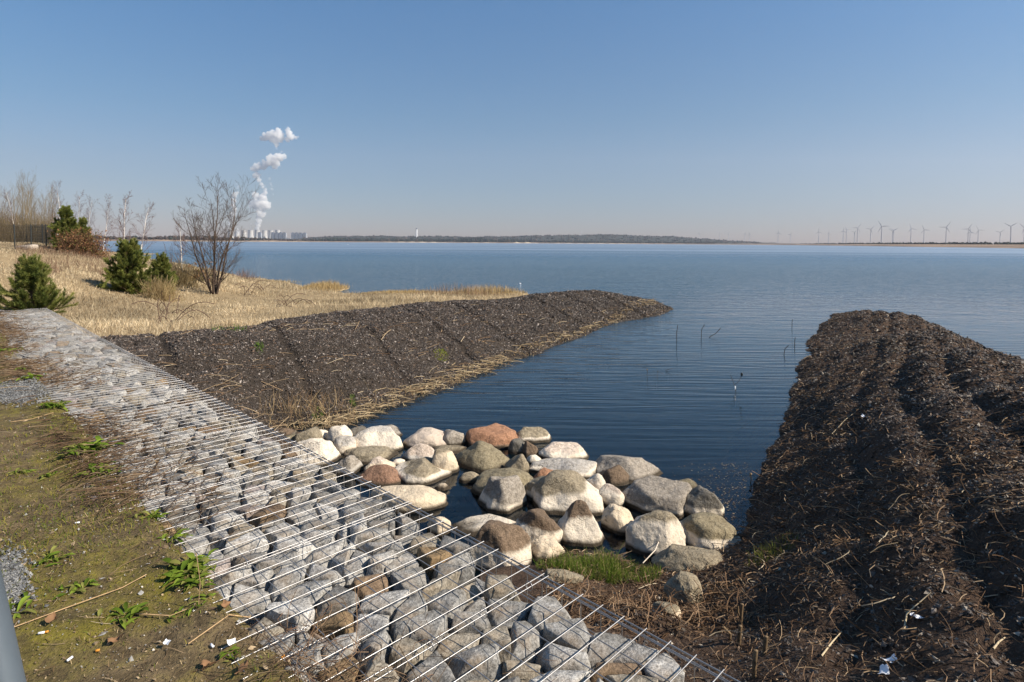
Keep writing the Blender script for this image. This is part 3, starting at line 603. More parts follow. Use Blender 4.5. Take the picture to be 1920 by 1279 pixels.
v, f, c = tubes(ls, 3); tag(mk('dead_stems', v, f, MSTRAW, None, c), 'tangled dead brown stems lying over the bank at the right', 'dead stems', kind='stuff')
p = scatter(16000, -8, 8, 4, 27, lbank_z, lambda q, z: behind_gabion(q, .02) & (z > .01) & ~left_of_bank(q, -.1), r, 7, 1.0)
edge = np.exp(-p[:, 2] / .1) + np.exp(-np.abs(gac(p)[1] - CR - .3) / .5) * .8 * (p[:, 2] < .75) + .08 + .9 * np.clip(fbm(np.column_stack([p[:, :2] @ LBD * .35, p[:, :2] @ LBN * 1.3]), 1.2, 3, 66) - .25, 0, 1); p = p[r.random(len(p)) < edge]; n = len(p); dd = np.linalg.norm(p, axis=1)
ls = stems(p, r.uniform(.1, .4, n), np.clip(.0005 * dd, .0022, .006) * r.uniform(.6, 1.2, n), TANS, r, .2, 1.0, az=math.atan2(LBD[1], LBD[0]))
v, f, c = tubes(ls, 3); tag(mk('dead_stems', v, f, MSTRAW, None, c), 'dry pale stems strewn along the edges of the left bank', 'dead stems', kind='stuff')
# straw fringe at both waterlines
fr = []
for a in np.linspace(0, 1, 1500):
    x = np.interp(a, np.linspace(0, 1, len(lw)), [q[0] for q in lw]); y = np.interp(a, np.linspace(0, 1, len(lw)), [q[1] for q in lw]); q = P(x, y, 0); fr.append(q + np.array([r.normal(-.08, .1), r.normal(.03, .1), 0]))
fr = np.array(fr); fr[:, 2] = np.maximum(lbank_z(fr[:, :2]), 0); d_ = np.linalg.norm(fr, axis=1)
v, f, c = blades(fr, r.uniform(.03, .09, len(fr)), .0011 * d_, pick([(.38, .28, .15), (.3, .2, .11), (.46, .36, .22)], len(fr), r), r, 1.0, .6)
k = r.choice(len(fr), 1100); k = k[r.random(1100) < np.clip(.7 + 1.2 * fbm(fr[k][:, :2], .9, 2, 19), .1, 1)]; v2, f2, c2 = tubes(stems(fr[k] + np.column_stack([r.normal(-.1, .07, len(k)), r.normal(.05, .05, len(k)), r.uniform(.02, .06, len(k))]), r.uniform(.12, .35, len(k)), np.clip(.0005 * d_[k], .003, .008), [(.36, .27, .16), (.46, .36, .22), (.28, .2, .12)], r, .1, .8, az=math.atan2(LBD[1], LBD[0])), 3)
f = [f[0], f[1], f2 + len(v)]; v = np.concatenate([v, v2]); c = np.concatenate([c, c2])
tag(mk('straw_fringe', v, f, MSTRAW, None, c), 'washed up straw fringe along the foot of the left bank', 'straw', kind='stuff')
# moss ground: short blades, litter, grit
keepm = lambda q, z: (gac(q)[1] < .95) & (gac(q)[1] > -5)
p = scatter(520000, -12, .6, .6, 10, moss_z, keepm, r, 2.6, 1.3); g = fbm(p[:, :2], .9, 3, 61); k = r.random(len(p)) < np.clip(.55 + .9 * g, .1, 1); p, g = p[k], g[k]; n = len(p); dd = np.linalg.norm(p - (0, 0, CAMH), axis=1)
col = np.where((r.random(n) < np.clip(.45 + .9 * g, .1, .85))[:, None], pick([(.15, .18, .03), (.21, .19, .035), (.25, .21, .045), (.11, .14, .025)], n, r), pick([(.42, .32, .18), (.28, .19, .1), (.17, .11, .06), (.12, .075, .04)], n, r))
v, f, c = blades(p, r.uniform(.008, .03, n) * (1 + .7 * np.clip(g, 0, 1)), np.maximum(.0009 * dd, .0016), col, r, 1.2, .5); tag(mk('moss_and_grass', v, f, MLEAF, None, c), 'short moss and withered grass covering the ground by the wall', 'moss', kind='stuff')
p = scatter(220000, -12, .6, .6, 10, moss_z, keepm, r, 2.6, 1.4); n = len(p)
v, f, c = chips(p + (0, 0, .004), r.uniform(.003, .01, n) * (1 + 1.8 * (r.random(n) < .04)), pick([(.3, .22, .13), (.16, .11, .065), (.09, .06, .035), (.3, .29, .27), (.5, .46, .4)], n, r, .2, [.3, .32, .2, .14, .04]), r, .3, .5)
tag(mk('leaf_litter', v, f, MGRAVEL, None, c), 'dead leaf crumbs and grit strewn on the mossy ground', 'litter', kind='stuff')
p = scatter(5000, -12, .6, .6, 10, moss_z, keepm, r, 2.6, 1.2); n = len(p); v, f, c = tubes(stems(p, r.uniform(.03, .12, n), .0011, TANS, r, .1, .8, lift=.008), 3); tag(mk('straw_bits', v, f, MSTRAW, None, c), 'short straws scattered on the mossy ground', 'straw', kind='stuff')
# brown dead stems creeping over the back half of the gabions
n = 6500; a = AEND * r.random(n) ** 1.25; cc = CL - .08 + np.abs(r.normal(0, .3, n)); k = r.random(n) < np.clip(.45 + 1.5 * fbm(np.column_stack([a, cc]), .9, 3, 91) + .12 * (a > 3), 0, 1) * (cc < CR - .05); p = gw(a[k], cc[k], GZ + .01); n = len(p); dd = np.linalg.norm(p - (0, 0, CAMH), axis=1)
ls = stems(p, r.uniform(.06, .28, n), np.clip(.0004 * dd, .0009, .0026), [(.15, .095, .06), (.2, .135, .085), (.11, .07, .045), (.27, .195, .125)], r, .2, 1.4, az=math.atan2(-.6, -.8))
for ca, cc_, m_ in ((1.25, 1.0, 260), (.75, .95, 120), (1.9, .95, 120)):
    q = gw(r.normal(ca, .14, m_), r.normal(cc_, .09, m_), GZ + .005); ls += stems(q, r.uniform(.06, .2, m_), .0013, [(.17, .1, .06), (.24, .16, .1)], r, .5, 2.0)
v, f, c = tubes(ls, 3); tag(mk('dead_stems', v, f, MSTRAW, None, c), 'brown dead stems caught in the wire along the back of the gabions', 'dead stems', kind='stuff')
# roots and earth crumbs by the grass tuft
m_ = 900; px = r.uniform(1030, 1400, m_); py = r.uniform(1070, 1260, m_); q = np.array([P(a, b, .4) for a, b in zip(px, py)]); q[:, 2] = rbank_z(q[:, :2]); q = q[behind_gabion(q, .03)]
v, f, c = tubes(stems(q, r.uniform(.06, .2, len(q)), r.uniform(.0015, .003, len(q)), [(.2, .125, .075), (.28, .19, .12), (.13, .08, .05)], r, .35, 2.2), 3); tag(mk('dead_roots', v, f, MSTRAW, None, c), 'matted dead roots on the soil between the wire cage and the grass tuft', 'roots', kind='stuff')
def tuft(name, px0, px1, py0, py1, n, h, cols, zf, label, cat, lean=.5, wd=.0035, kind=None, group=None, par=None):
    cx, cy = (px0 + px1) / 2, (py0 + py1) / 2; t = r.uniform(0, 2 * math.pi, n); rr = np.sqrt(r.random(n)); px = cx + (px1 - px0) / 2 * rr * np.cos(t); py = cy + (py1 - py0) / 2 * rr * np.sin(t)
    z0 = zf(P(cx, cy, .3)[None, :2])[0]; q = np.array([P(a, b, z0) for a, b in zip(px, py)]); q[:, 2] = np.maximum(zf(q[:, :2]), -.03)
    v, f, c = blades(q, r.uniform(.25, 1.15, n) * h * (1.15 - .5 * rr) * (1 + .6 * fbm(q[:, :2], 7, 2, 17)), wd, pick(cols, n, r, .18), r, lean, .35)
    o = mk(name, v, f, MLEAF if not par else MSTRAW, None, c, loc=q.mean(0)); return tag(o, label, cat, group, kind)
GREENS = [(.10, .16, .022), (.14, .2, .03), (.07, .12, .018), (.2, .22, .05), (.26, .22, .09)]
tuft('grass_tuft', 1005, 1240, 1030, 1090, 2600, .17, GREENS, rbank_z, 'bright green grass tuft growing in front of the brown capped boulders', 'grass')
tuft('grass_tuft', 1395, 1500, 1020, 1075, 260, .1, [(.13, .13, .03), (.16, .18, .04)], rbank_z, 'thin olive grass tuft on the brown bank right of the olive capped boulder', 'grass')
tuft('grass_tuft', 812, 842, 716, 732, 160, .09, [(.22, .26, .03), (.3, .3, .05)], lbank_z, 'yellow green grass tuft at the waterline of the left bank', 'grass', wd=.008)
for (x0, x1, y0, y1, lb) in ((425, 465, 648, 662, 'broad green weed patch highest on the left bank'), (478, 496, 655, 664, 'small green weed beside the broad weed patch on the left bank'), (395, 430, 650, 662, 'short green weed left of the broad weed patch on the left bank'), (395, 430, 726, 738, 'low green weed on the left bank near the stone wall'), (585, 610, 666, 678, 'thin green weed in the middle of the left bank'), (655, 668, 698, 706, 'tiny green weed right in the middle of the left bank')):
    tuft('weed_tuft', x0, x1, y0, y1, 70, .1, [(.14, .2, .05), (.1, .16, .03)], lbank_z, lb, 'weed', .8, .012, group='weeds on the left bank')
# grey gravel patches in the moss, debris floating by the right bank
pp = [P(*q, .985) for q in zip(r.normal(35, 32, 5000), r.normal(738, 9, 5000))] + [P(*q, .985) for q in zip(r.normal(8, 22, 2600), r.normal(1095, 26, 2600))]; pp = np.array(pp); pp[:, 2] = moss_z(pp[:, :2]) + .006; n = len(pp)
v, f, c = chips(pp, r.uniform(.007, .02, n), pick([(.17, .17, .168), (.12, .12, .12), (.24, .235, .225), (.09, .09, .09)], n, r, .2), r, .5, .6); tag(mk('grey_gravel', v, f, MGRAVEL, None, c), 'patches of grey gravel showing in the mossy ground', 'gravel', kind='stuff')
pp = np.array([P(a, b, .003) for a, b in zip(1250 + 160 * r.beta(2.2, 1.3, 1500), r.uniform(868, 1000, 1500))])[:900]; n = len(pp); v, f, c = chips(pp, r.uniform(.006, .02, n), pick([(.12, .075, .045), (.18, .125, .075), (.08, .055, .035), (.22, .17, .11)], n, r), r, .12, .05)
tag(mk('floating_debris', v, f, MGRAVEL, None, c), 'brown plant crumbs floating on the water by the right bank', 'debris', kind='stuff')
# ---------------------------------------------------------------- broad leaved weeds at the wall
def weed(px, py, s, n, label, cols=((.12, .18, .022), (.18, .24, .035), (.085, .13, .018), (.22, .22, .06)), up_=.75):
    g = P(px, py, .97); a_, c_ = gac(g[None, :2]); g[2] = moss_z(g[None, :2])[0] if c_[0] < CL + .05 else GZ; rw_ = np.random.default_rng(int(px * 7 + py)); Vs, Fs, Cs, o = [], [], [], 0
    for i in range(n):
        az = rw_.uniform(0, 2 * math.pi); L = s * rw_.uniform(.5, 1.1); wd = L * rw_.uniform(.2, .3); el = rw_.uniform(.25, 1.25) * up_; off = np.array([rw_.normal(0, s * .38), rw_.normal(0, s * .38), 0]); d = np.array([math.cos(az), math.sin(az)]); sd = np.array([-d[1], d[0]])
        T = np.linspace(0, 1, 6); prof = np.array([.12, .5, .95, 1, .7, .05]); xs = L * T * math.cos(el) * (1 + .2 * T); zs = L * (T * math.sin(el) - .45 * T ** 2); wv = .06 * L * np.sin(T * 9 + i)
        for k_, sg in enumerate((-1, 0, 1)):
            Vs.append(np.column_stack([np.outer(xs, d) + np.outer(sg * prof * wd * .5, sd), zs + (abs(sg) * .3 * prof * wd) + wv * sg * .5]) + off)
        i6 = np.arange(5)
        for k_ in (0, 1): Fs.append(np.stack([i6 + o + 6 * k_, i6 + 1 + o + 6 * k_, i6 + 1 + o + 6 * (k_ + 1), i6 + o + 6 * (k_ + 1)], -1))
        o += 18; Cs.append(np.tile(np.array(cols[rw_.integers(len(cols))]) * rw_.uniform(.75, 1.3), (18, 1)))
    tag(mk('leafy_weed', np.concatenate(Vs) + g, np.concatenate(Fs), MLEAF, None, np.concatenate(Cs), smooth=True, loc=g), label, 'weed', 'green weeds along the stone wall')
for x, y, s, n, lb in ((168, 856, .13, 46, 'big bushy green weed at the wall in the left of the picture'), (190, 893, .1, 26, 'spreading weed just below the big bushy weed'), (102, 772, .1, 26, 'light green leafy weed above the big bushy weed'), (57, 722, .11, 16, 'dark green weed by the grey gravel patch'), (45, 700, .1, 12, 'thin bluish weed above the grey gravel patch'), (18, 664, .14, 22, 'farthest green weed at the left picture edge'),
    (355, 1092, .095, 42, 'bright broad leaved weed, largest near the wire ends in front'), (368, 1108, .08, 22, 'dense low weed adjoining the bright broad leaved weed'), (228, 1166, .075, 17, 'young dock weed with broad leaves alone on the moss in front'), (322, 1022, .075, 14, 'yellowish weed standing at the wire ends'), (286, 986, .08, 12, 'sparse weed left of the yellowish weed'),
    (88, 1066, .075, 14, 'yellow green weed on the moss at the left'), (148, 1112, .07, 12, 'small dark weed right of the yellow green weed'), (16, 1162, .08, 12, 'shaded weed beside the grey metal post'), (372, 1148, .06, 10, 'little weed with a tall dry stalk below the bright broad leaved weed'), (335, 1168, .05, 7, 'tiny weed left of the tall dry stalk'), (95, 894, .07, 10, 'pale small weed on the moss left of the spreading weed'), (30, 892, .07, 8, 'grassy weed near the left picture edge'), (435, 1240, .05, 8, 'tiny yellowish weed at the bottom of the moss')):
    weed(x, y, s, int(n * 1.6), lb)
# ---------------------------------------------------------------- trees, shrubs, fence
def unit(v): return v / (np.linalg.norm(v) + 1e-9)
def limb(p, d, L, r0, r1, n, rw, wob=.12, lift=.12, ):
    pts = [np.array(p, float)]; d = unit(np.array(d, float))
    for i in range(n - 1):
        d = unit(d + rw.normal(0, wob, 3) + (0, 0, lift)); pts.append(pts[-1] + d * L / (n - 1))
    return np.array(pts), np.linspace(r0, r1, n)
def branch_out(base, rw, lev, prm, out, col):
    pts, rad = base; 
    if lev >= len(prm): return
    cnt, ratio, ang, lift, s0 = prm[lev]; L0 = np.linalg.norm(np.diff(pts, axis=0), axis=1).sum()
    for i in range(cnt):
        s = s0 + (.97 - s0) * (i + rw.random()) / cnt; j = min(int(s * (len(pts) - 1)), len(pts) - 2); f = s * (len(pts) - 1) - j
        p = pts[j] * (1 - f) + pts[j + 1] * f; d = unit(pts[j + 1] - pts[j]); q = unit(np.cross(d, rw.normal(size=3))); a = ang * rw.uniform(.7, 1.3)
        L = L0 * ratio * (1.15 - .6 * s) * rw.uniform(.7, 1.3); rr = max(rad[j] * .45, .0032)
        b = limb(p, d * math.cos(a) + q * math.sin(a), L, rr, .0024, 6, rw, .10, lift); out.append((b[0], b[1], col if rr > .005 else np.array(col) * .9)); branch_out(b, rw, lev + 1, prm, out, col)
def bare_tree(name, base, H, stems_, prm, col, seed, label, cat, group=None, spread=.3, r0=.05, wob=.08, k=4, barkcol=None, slift=.1, minr=0):
    rw = np.random.default_rng(seed); root = empty(name, base, label, cat, group); trunk, crown = [], []
    for s in range(stems_):
        az = 2 * math.pi * s / stems_ + rw.normal(0, .4); sp = spread * rw.uniform(.5, 1.2) if stems_ > 1 else .03; L = H * rw.uniform(.78, 1.03) if s else H
        b = limb(np.array([math.cos(az), math.sin(az), 0]) * (.04 if stems_ > 1 else 0) - (0, 0, .15), (math.cos(az) * sp, math.sin(az) * sp, 1), L + .15, r0 * rw.uniform(.7, 1), .006, 10, rw, wob, slift); trunk.append((b[0], b[1], barkcol or col)); branch_out(b, rw, 0, prm, crown, col)
    if minr: crown = [(a, np.maximum(b, minr), c) for a, b, c in crown]
    put_tubes('trunk', trunk, MBARK, root, 7); put_tubes('crown', crown, MBARK, root, k); return root
def ground(px, py, z0=.5):            # point of the meadow under a photo pixel
    z = z0
    for _ in range(25): q = P(px, py, z); z = .5 * z + .5 * float(meadow_z(q[None, :2])[0])
    return np.array([q[0], q[1], z])
def spot(px, D):                      # point of the meadow at depth D in the direction of a photo column
    q = AT(px, 455, D); return np.array([q[0], q[1], float(meadow_z(q[None, :2])[0])])
def height_to(b, py): q = proj(b[None])[0]; return (q[1] - py) * q[2] / FPX
b = ground(402, 552); bare_tree('bare_tree', b, height_to(b, 350), 6, [(10, .38, .65, .07, .1), (6, .5, .6, .06, .15), (5, .55, .55, .03, .2)], (.085, .06, .045), 11, 'bare multi stemmed tree standing alone in the dry meadow by the lake', 'tree', None, .42, .05, .07, slift=.085)
BIR = [(20, .27, .6, .12, .22), (6, .45, .55, .02, .2), (4, .5, .5, -.03, .2)]
WH = (.62, .58, .54)
for px, py, tp, D, lb, g in ((229, 470, 372, 30, 'white stemmed birch just behind the two young pines, tallest of the lakeside birches', 1), (262, 470, 385, 33, 'slender pale birch right of the tallest lakeside birch', 1), (193, 455, 372, 47, 'thin drooping birch over the slope between the bramble thicket and the lakeside birches', 1), (166, 430, 376, 46, 'birch rising behind the small pine top at the fence corner', 1), (144, 430, 368, 50, 'faint birch right behind the pine at the fence corner', 1), (105, 440, 350, 44, 'white trunked birch inside the fence left of the pine', 1), (340, 480, 420, 37, 'small young birch between the pines and the bare tree', 1), (27, 440, 360, 50, 'thin birch behind the fence at the left edge', 1)):
    b = spot(px, D); bare_tree('birch_tree', b, height_to(b, tp), 1, BIR, (.15, .1, .09), int(px), lb, 'tree', 'birches by the lake shore', r0=.045, wob=.04, barkcol=WH, slift=.05)
TH = [(10, .4, .45, .12, .2), (6, .45, .45, .1, .2), (3, .5, .4, .05, .2)]
rt_ = np.random.default_rng(44)
for i in range(11):
    px = -40 + 14 * i + rt_.normal(0, 4); b = spot(px, rt_.uniform(50, 60)); bare_tree('willow_tree', b, height_to(b, rt_.uniform(338, 372) - (6 if 2 < i < 7 else 0)), 3, TH, (.24, .19, .12), 400 + i, 'bare tan willow in the thicket behind the fence', 'tree', 'bare willows behind the fence', .16, .05, slift=.16, k=3)
ls = []
for i in range(5200):
    px = rt_.uniform(-80, 128); b = spot(px, rt_.uniform(49, 58)) if i % 12 == 0 else b0 + (rt_.normal(0, .5), rt_.normal(0, .5), 0)
    if i % 12 == 0: b0 = b
    L = rt_.uniform(1.0, 3.0); q = limb(b, (rt_.normal(0, .2), rt_.normal(0, .2), 1), L, .009, .005, 4, rt_, .08, .05); ls.append((q[0], q[1], np.array([(.27, .21, .11), (.2, .15, .09), (.3, .22, .13)][i % 3])))
v, f, c = tubes(ls, 3); tag(mk('brushwood', v, f, MBARK, None, c), 'dense tan brushwood behind the fence', 'brushwood', kind='stuff')
def pine(base, H, Wd, seed, label, nwh=6, per=7, bare=.05, needle=.085, dens=1., lean=0, cut=0):
    rw = np.random.default_rng(seed); root = empty('young_pine', base, label, 'pine', 'young pines'); tr = limb((0, 0, -.1), (lean, 0, 1), H * .93, .035 * H / 1.8, .01, 10, rw, .02, .1); wood = [(tr[0], tr[1], (.13, .09, .06))]; shoots = []
    def brush(p, d, L): shoots.append((p, d, L))
    for wv in range(nwh):
        s = bare + (.93 - bare) * wv / (nwh - 1); p = tr[0][min(int(s * 9), 9)]; L = Wd * (.95 - .72 * s ** 1.3) * (.75 if s < .12 else 1)
        for j in range(per):
            az = 2 * math.pi * (j + rw.random() * .7) / per + wv; el = R(12 + 42 * s) + rw.normal(0, .12); d = np.array([math.cos(az) * math.cos(el), math.sin(az) * math.cos(el), math.sin(el)]); l_ = L * rw.uniform(.65, 1.1)
            b = limb(p, d, l_, .013, .006, 6, rw, .07, .11); wood.append((b[0], b[1], (.14, .095, .06))); brush(b[0][-2], unit(b[0][-1] - b[0][-3]) + (0, 0, .35), .2 + .12 * H / 2)
            for t in (1, 2, 3, 4):
                for sd in range(2):
                    dd = unit(unit(b[0][t + 1] - b[0][t]) + rw.normal(0, .55, 3) + (0, 0, .35)); ll = l_ * rw.uniform(.16, .36) * (1.2 - t * .1) + .06; wood.append((np.array([b[0][t], b[0][t] + dd * ll]), np.array([.006, .004]), (.15, .1, .06))); brush(b[0][t] + dd * ll * .15, dd, ll + .08)
    brush(tr[0][-2], np.array([0, 0, 1.]), H * .17)
    for j in range(4): az = j * 1.57 + .5; brush(tr[0][-2], np.array([math.cos(az) * .5, math.sin(az) * .5, 1]), H * .12)
    ns = np.array([max(20, int(120 * s[2] / .25 * dens)) for s in shoots]); ii = np.repeat(np.arange(len(shoots)), ns); n = len(ii); Pp = np.array([s[0] for s in shoots])[ii]; Dd = np.array([unit(s[1]) for s in shoots])[ii]; Ll = np.array([s[2] for s in shoots])[ii]
    t = rw.random(n); q = np.cross(Dd, rw.normal(size=(n, 3))); q /= np.linalg.norm(q, axis=1)[:, None] + 1e-9; a = rw.uniform(.35, .95, n)[:, None]; nd = Dd * np.cos(a) + q * np.sin(a); o = Pp + Dd * (Ll * t)[:, None]; nl = needle * rw.uniform(.7, 1.2, n)[:, None]
    sd = np.cross(nd, rw.normal(size=(n, 3))); sd /= np.linalg.norm(sd, axis=1)[:, None] + 1e-9; wn_ = .0024 * max(1, np.linalg.norm(base[:2]) / 7)
    V = np.stack([o - sd * wn_, o + sd * wn_, o + nd * nl], 1).reshape(-1, 3); col = np.repeat(pick([(.15, .17, .045), (.2, .215, .055), (.105, .13, .035), (.25, .25, .075)], len(shoots), rw, .12)[ii] * rw.uniform(.8, 1.2, (n, 1)), 3, 0)
    put_tubes('trunk', wood, MBARK, root, 5); mk('crown', V, np.arange(3 * n).reshape(-1, 3), MLEAF, root, col); return root
b = spot(56, 12.9); pine(b, height_to(b, 488), .78, 1, 'young dark green pine rising behind the far end of the stone wall', 6, 8, .12)
b = ground(243, 548); pine(b, height_to(b, 455), 1.0, 2, 'bushy dark green pine in the meadow casting a dark shadow on its left', 7, 9, .03, .095, 1.2)
b = ground(284, 552) + (0, .6, 0); pine(b, height_to(b, 478), .6, 3, 'smaller pine half hidden behind dry stalks, right of the bushy pine', 6, 7, .05, .09)
b = spot(125, 43); pine(b, height_to(b, 386), 1.35, 4, 'dark pine at the fence corner above the bramble', 7, 8, .05, .17, .8)
b = spot(157, 44); pine(b, height_to(b, 408), .8, 5, 'small slim pine top sticking out of the bramble', 6, 6, .05, .16, .7)
# bramble thicket and tall stalks
def bush(name, px, D, wd, ht, n, cols, label, cat, seed, leaf=0, th=.006, L=(.4, 1.2), group=None, up_=.6):
    rw = np.random.default_rng(seed); b = spot(px, D); ls, lp = [], []
    for i in range(n):
        q = np.array([rw.normal(0, wd * .33), rw.normal(0, wd * .3), 0]); q[2] = max(meadow_z((b + q)[None, :2])[0] - b[2], -1.5); hh = ht * max(.25, 1 - (q[0] / wd) ** 2 * 1.6) * rw.uniform(.5, 1.05)
        l_ = limb(q - (0, 0, .05), (rw.normal(0, .4), rw.normal(0, .4), up_ + rw.random()), hh * 1.15, th, th * .6, 5, rw, .22, .1); ls.append((l_[0], l_[1], np.array(cols[rw.integers(len(cols))]) * rw.uniform(.7, 1.2))); lp.append(l_[0][rw.integers(1, 5, 1 + leaf)])
    root = empty(name, b, label, cat, group); v, f, c = tubes(ls, 3); mk('stems', v, f, MBARK, root, c)
    if leaf: p_ = np.concatenate(lp); p_ = p_ + rw.normal(0, .08, p_.shape); m_ = len(p_); v, f, c = chips(p_, rw.uniform(.06, .13, m_), pick([(.2, .1, .05), (.14, .07, .04), (.25, .14, .07), (.1, .09, .03)], m_, rw), rw, .1, 1.2); mk('foliage', v, f, MSTRAW, root, c)
    return root
bush('bramble_thicket', 153, 41, 1.7, 1.75, 700, [(.16, .09, .06), (.2, .12, .08)], 'reddish brown bramble thicket at the right end of the fence', 'bramble', 71, 9, .007)
bush('dry_bush', 330, 23.5, 1.2, 1.05, 700, [(.42, .31, .15), (.34, .25, .12), (.3, .24, .13), (.26, .19, .1)], 'straw coloured dry bush right of the young pines', 'bush', 72, 0, .006, up_=1.4)
bush('dry_bush', 300, 19.6, .8, .8, 520, [(.45, .34, .17), (.36, .26, .13)], 'low tan stalks in front of the smaller pine', 'bush', 73, 0, .005, up_=1.5)
bush('dry_bush', 375, 27, .9, .9, 260, [(.2, .17, .1), (.26, .2, .12)], 'dark dry bush touching the left side of the bare tree', 'bush', 74, 1, .006)
bush('dry_bush', 458, 34, 1.2, .7, 160, [(.2, .13, .11), (.25, .17, .13)], 'low reddish twiggy bush at the lake edge right of the bare tree', 'bush', 75, 0, .007)
bush('sapling', 315, 40, .5, 1.9, 14, [(.17, .12, .1)], 'thin forked sapling behind the dry bush', 'sapling', 76, 0, .014, up_=1.2)
bush('sapling', 281, 36, .4, 2.2, 9, [(.17, .12, .1)], 'thin leaning sapling behind the smaller pine', 'sapling', 77, 0, .012, up_=1.4)
for i, (px, py, lb) in enumerate(((318, 592, 'arching dark bramble cane in the middle of the dry meadow'), (490, 546, 'dark bramble canes near the reed island'), (322, 606, 'low dead bramble twigs below the arching cane'), (540, 575, 'dark dry twigs near the bank crest'), (470, 555, 'single dark dead stalk in the meadow'))):
    b = ground(px, py); rw = np.random.default_rng(80 + i); ls = []
    for j in range(9): q = curl(b + (rw.normal(0, .15), rw.normal(0, .15), .05), rw.uniform(.4, .9), rw, .5, 1.2, 6); q[:, 2] += .18 * np.sin(np.linspace(0, 3, 6)); ls.append((q, .008, (.1, .06, .045)))
    tag(put_tubes('bramble_cane', ls, MBARK, None, 4, loc=b), lb, 'bramble')
# reed island and reed strip
def reeds(name, px0, px1, py, n, h, dpt, label, seed, cols=((.42, .3, .14), (.5, .38, .2), (.33, .23, .11)), mound=True, wd=.013):
    rw = np.random.default_rng(seed); A, B = P(px0, py, .02), P(px1, py, .02); root = empty(name, (A + B) / 2, label, 'reeds'); t = rw.beta(1.3, 1.3, n); q = A + (B - A) * t[:, None] + np.stack([0 * t, rw.normal(0, dpt, n), 0 * t], -1); o = (A + B) / 2
    v, f, c = blades(q - o, h * rw.uniform(.45, 1.05, n) * (.45 + .9 * np.sin(np.pi * t)), wd, pick(cols, n, rw), rw, .25, .15); mk('stalks', v, f, MSTRAW, root, c)
    if mound: s = ico(3); vv = s[0] * (1 + .25 * fbm(s[0], 1.6, 3, seed))[:, None] * (np.linalg.norm(B - A) * .52, dpt * 2, .09); mk('mud', vv, s[1], MMEADOW, root, smooth=True)
reeds('reed_island', 566, 648, 543, 2600, .42, .7, 'tan reed clump on a small island at the meadow edge', 91)
reeds('reed_strip', 676, 860, 551, 2600, .2, .4, 'low flooded reed strip along the lake edge left of the dark bank', 92)
reeds('reed_strip', 770, 945, 556, 500, .62, .5, 'sparse tall reed stalks rising behind the crest of the dark bank', 93, ((.3, .2, .13), (.22, .14, .1), (.4, .3, .18)), True, .012)
reeds('reed_strip', 840, 990, 552, 1300, .45, .5, 'pale reed tuft at the right end of the meadow behind the dark bank', 94)
reeds('reed_strip', 480, 560, 530, 350, .2, .5, 'thin pale reeds in the shallow water right of the bare tree', 95, mound=False)
v, f, c = blades(np.array([P(x, y, 0) + (r.normal(0, .2), r.normal(0, .3), .0) for x, y in zip(np.linspace(512, 640, 300), np.linspace(790, 800, 300))]) * 1, r.uniform(.12, .42, 300), .005, pick([(.45, .33, .18), (.34, .24, .13), (.25, .16, .09)], 300, r), r, .8, .3); v[:, 2] += .18
tag(mk('dead_reed_pile', v, f, MSTRAW, None, c), 'pile of dead straw coloured reeds behind the leftmost boulders', 'reeds', kind='stuff')
# mesh fence on the mound
def fence(pts, label, hp=1.6, pitch=.06, top=.05):
    pts = [np.array(q) for q in pts]; root = empty('mesh_fence', pts[0], label, 'fence', 'dark mesh fences'); o = pts[0]; ls = []
    for q in pts: h_ = hp + .1; put_tubes('post', [(np.array([q - o - (0, 0, .2), q - o + (0, 0, h_)]), .035, (.03,) * 3)], MFENCE, root, 6)
    for A, B in zip(pts[:-1], pts[1:]):
        n = int(np.linalg.norm(B - A) / pitch)
        for i in range(n): q = A + (B - A) * (i + .5) / n - o; ls.append((np.array([q + (0, 0, top), q + (0, 0, hp)]), .0045, (.03,) * 3))
        for z in np.linspace(top, hp, 9): ls.append((np.array([A - o + (0, 0, z), B - o + (0, 0, z)]), .005, (.03,) * 3))
    v, f, c = tubes(ls, 3); mk('mesh_panel', v, f, MFENCE, root, c)
def fp(px, py, D): q = AT(px, py, D); return np.array([q[0], q[1], meadow_z(q[None, :2])[0] - .02])
fence([fp(-95, 480, 29), fp(-30, 474, 32), fp(28, 470, 36), fp(59, 468, 39), fp(87, 464, 42.5), fp(113, 460, 46)], 'dark wire mesh fence with slim posts crossing the mound on the left', 1.65, .12)
fence([fp(112, 458, 46.3), fp(80, 456, 48), fp(50, 456, 49.5), fp(20, 456, 51), fp(-20, 456, 53), fp(-70, 456, 55)], 'farther dark mesh fence running along the front of the thicket', 1.6, .05)
s = ico(3); 
def lump(name, px, D, sx, sy, sz, low, label, seed, yaw=0., rise=.3):
    b = spot(px, D); v = s[0]; rad = (np.abs(v) ** 4).sum(1) ** -.25; v = v * rad[:, None] * (1 + .12 * fbm(v + seed, 1.3, 3, seed))[:, None] * (sx, sy, sz); n = len(v)
    o = mk(name, v, s[1], MBOULDER, None, None, dict(Hgt=np.ones(n), Wet=np.ones(n), Low=np.tile(low, (n, 1)), Top=np.tile(low, (n, 1))), True); o.location = tuple(b + (0, 0, sz * rise)); o.rotation_euler = (0, R(-8), yaw); tag(o, label, 'stone')
lump('stone_block', 49, 39, .62, .4, .25, (.42, .36, .3), 'big pale angular stone block inside the fence', 5)
lump('stone_block', 114, 37, .2, .15, .1, (.6, .55, .48), 'small white stone on the mound below the fence corner', 6)
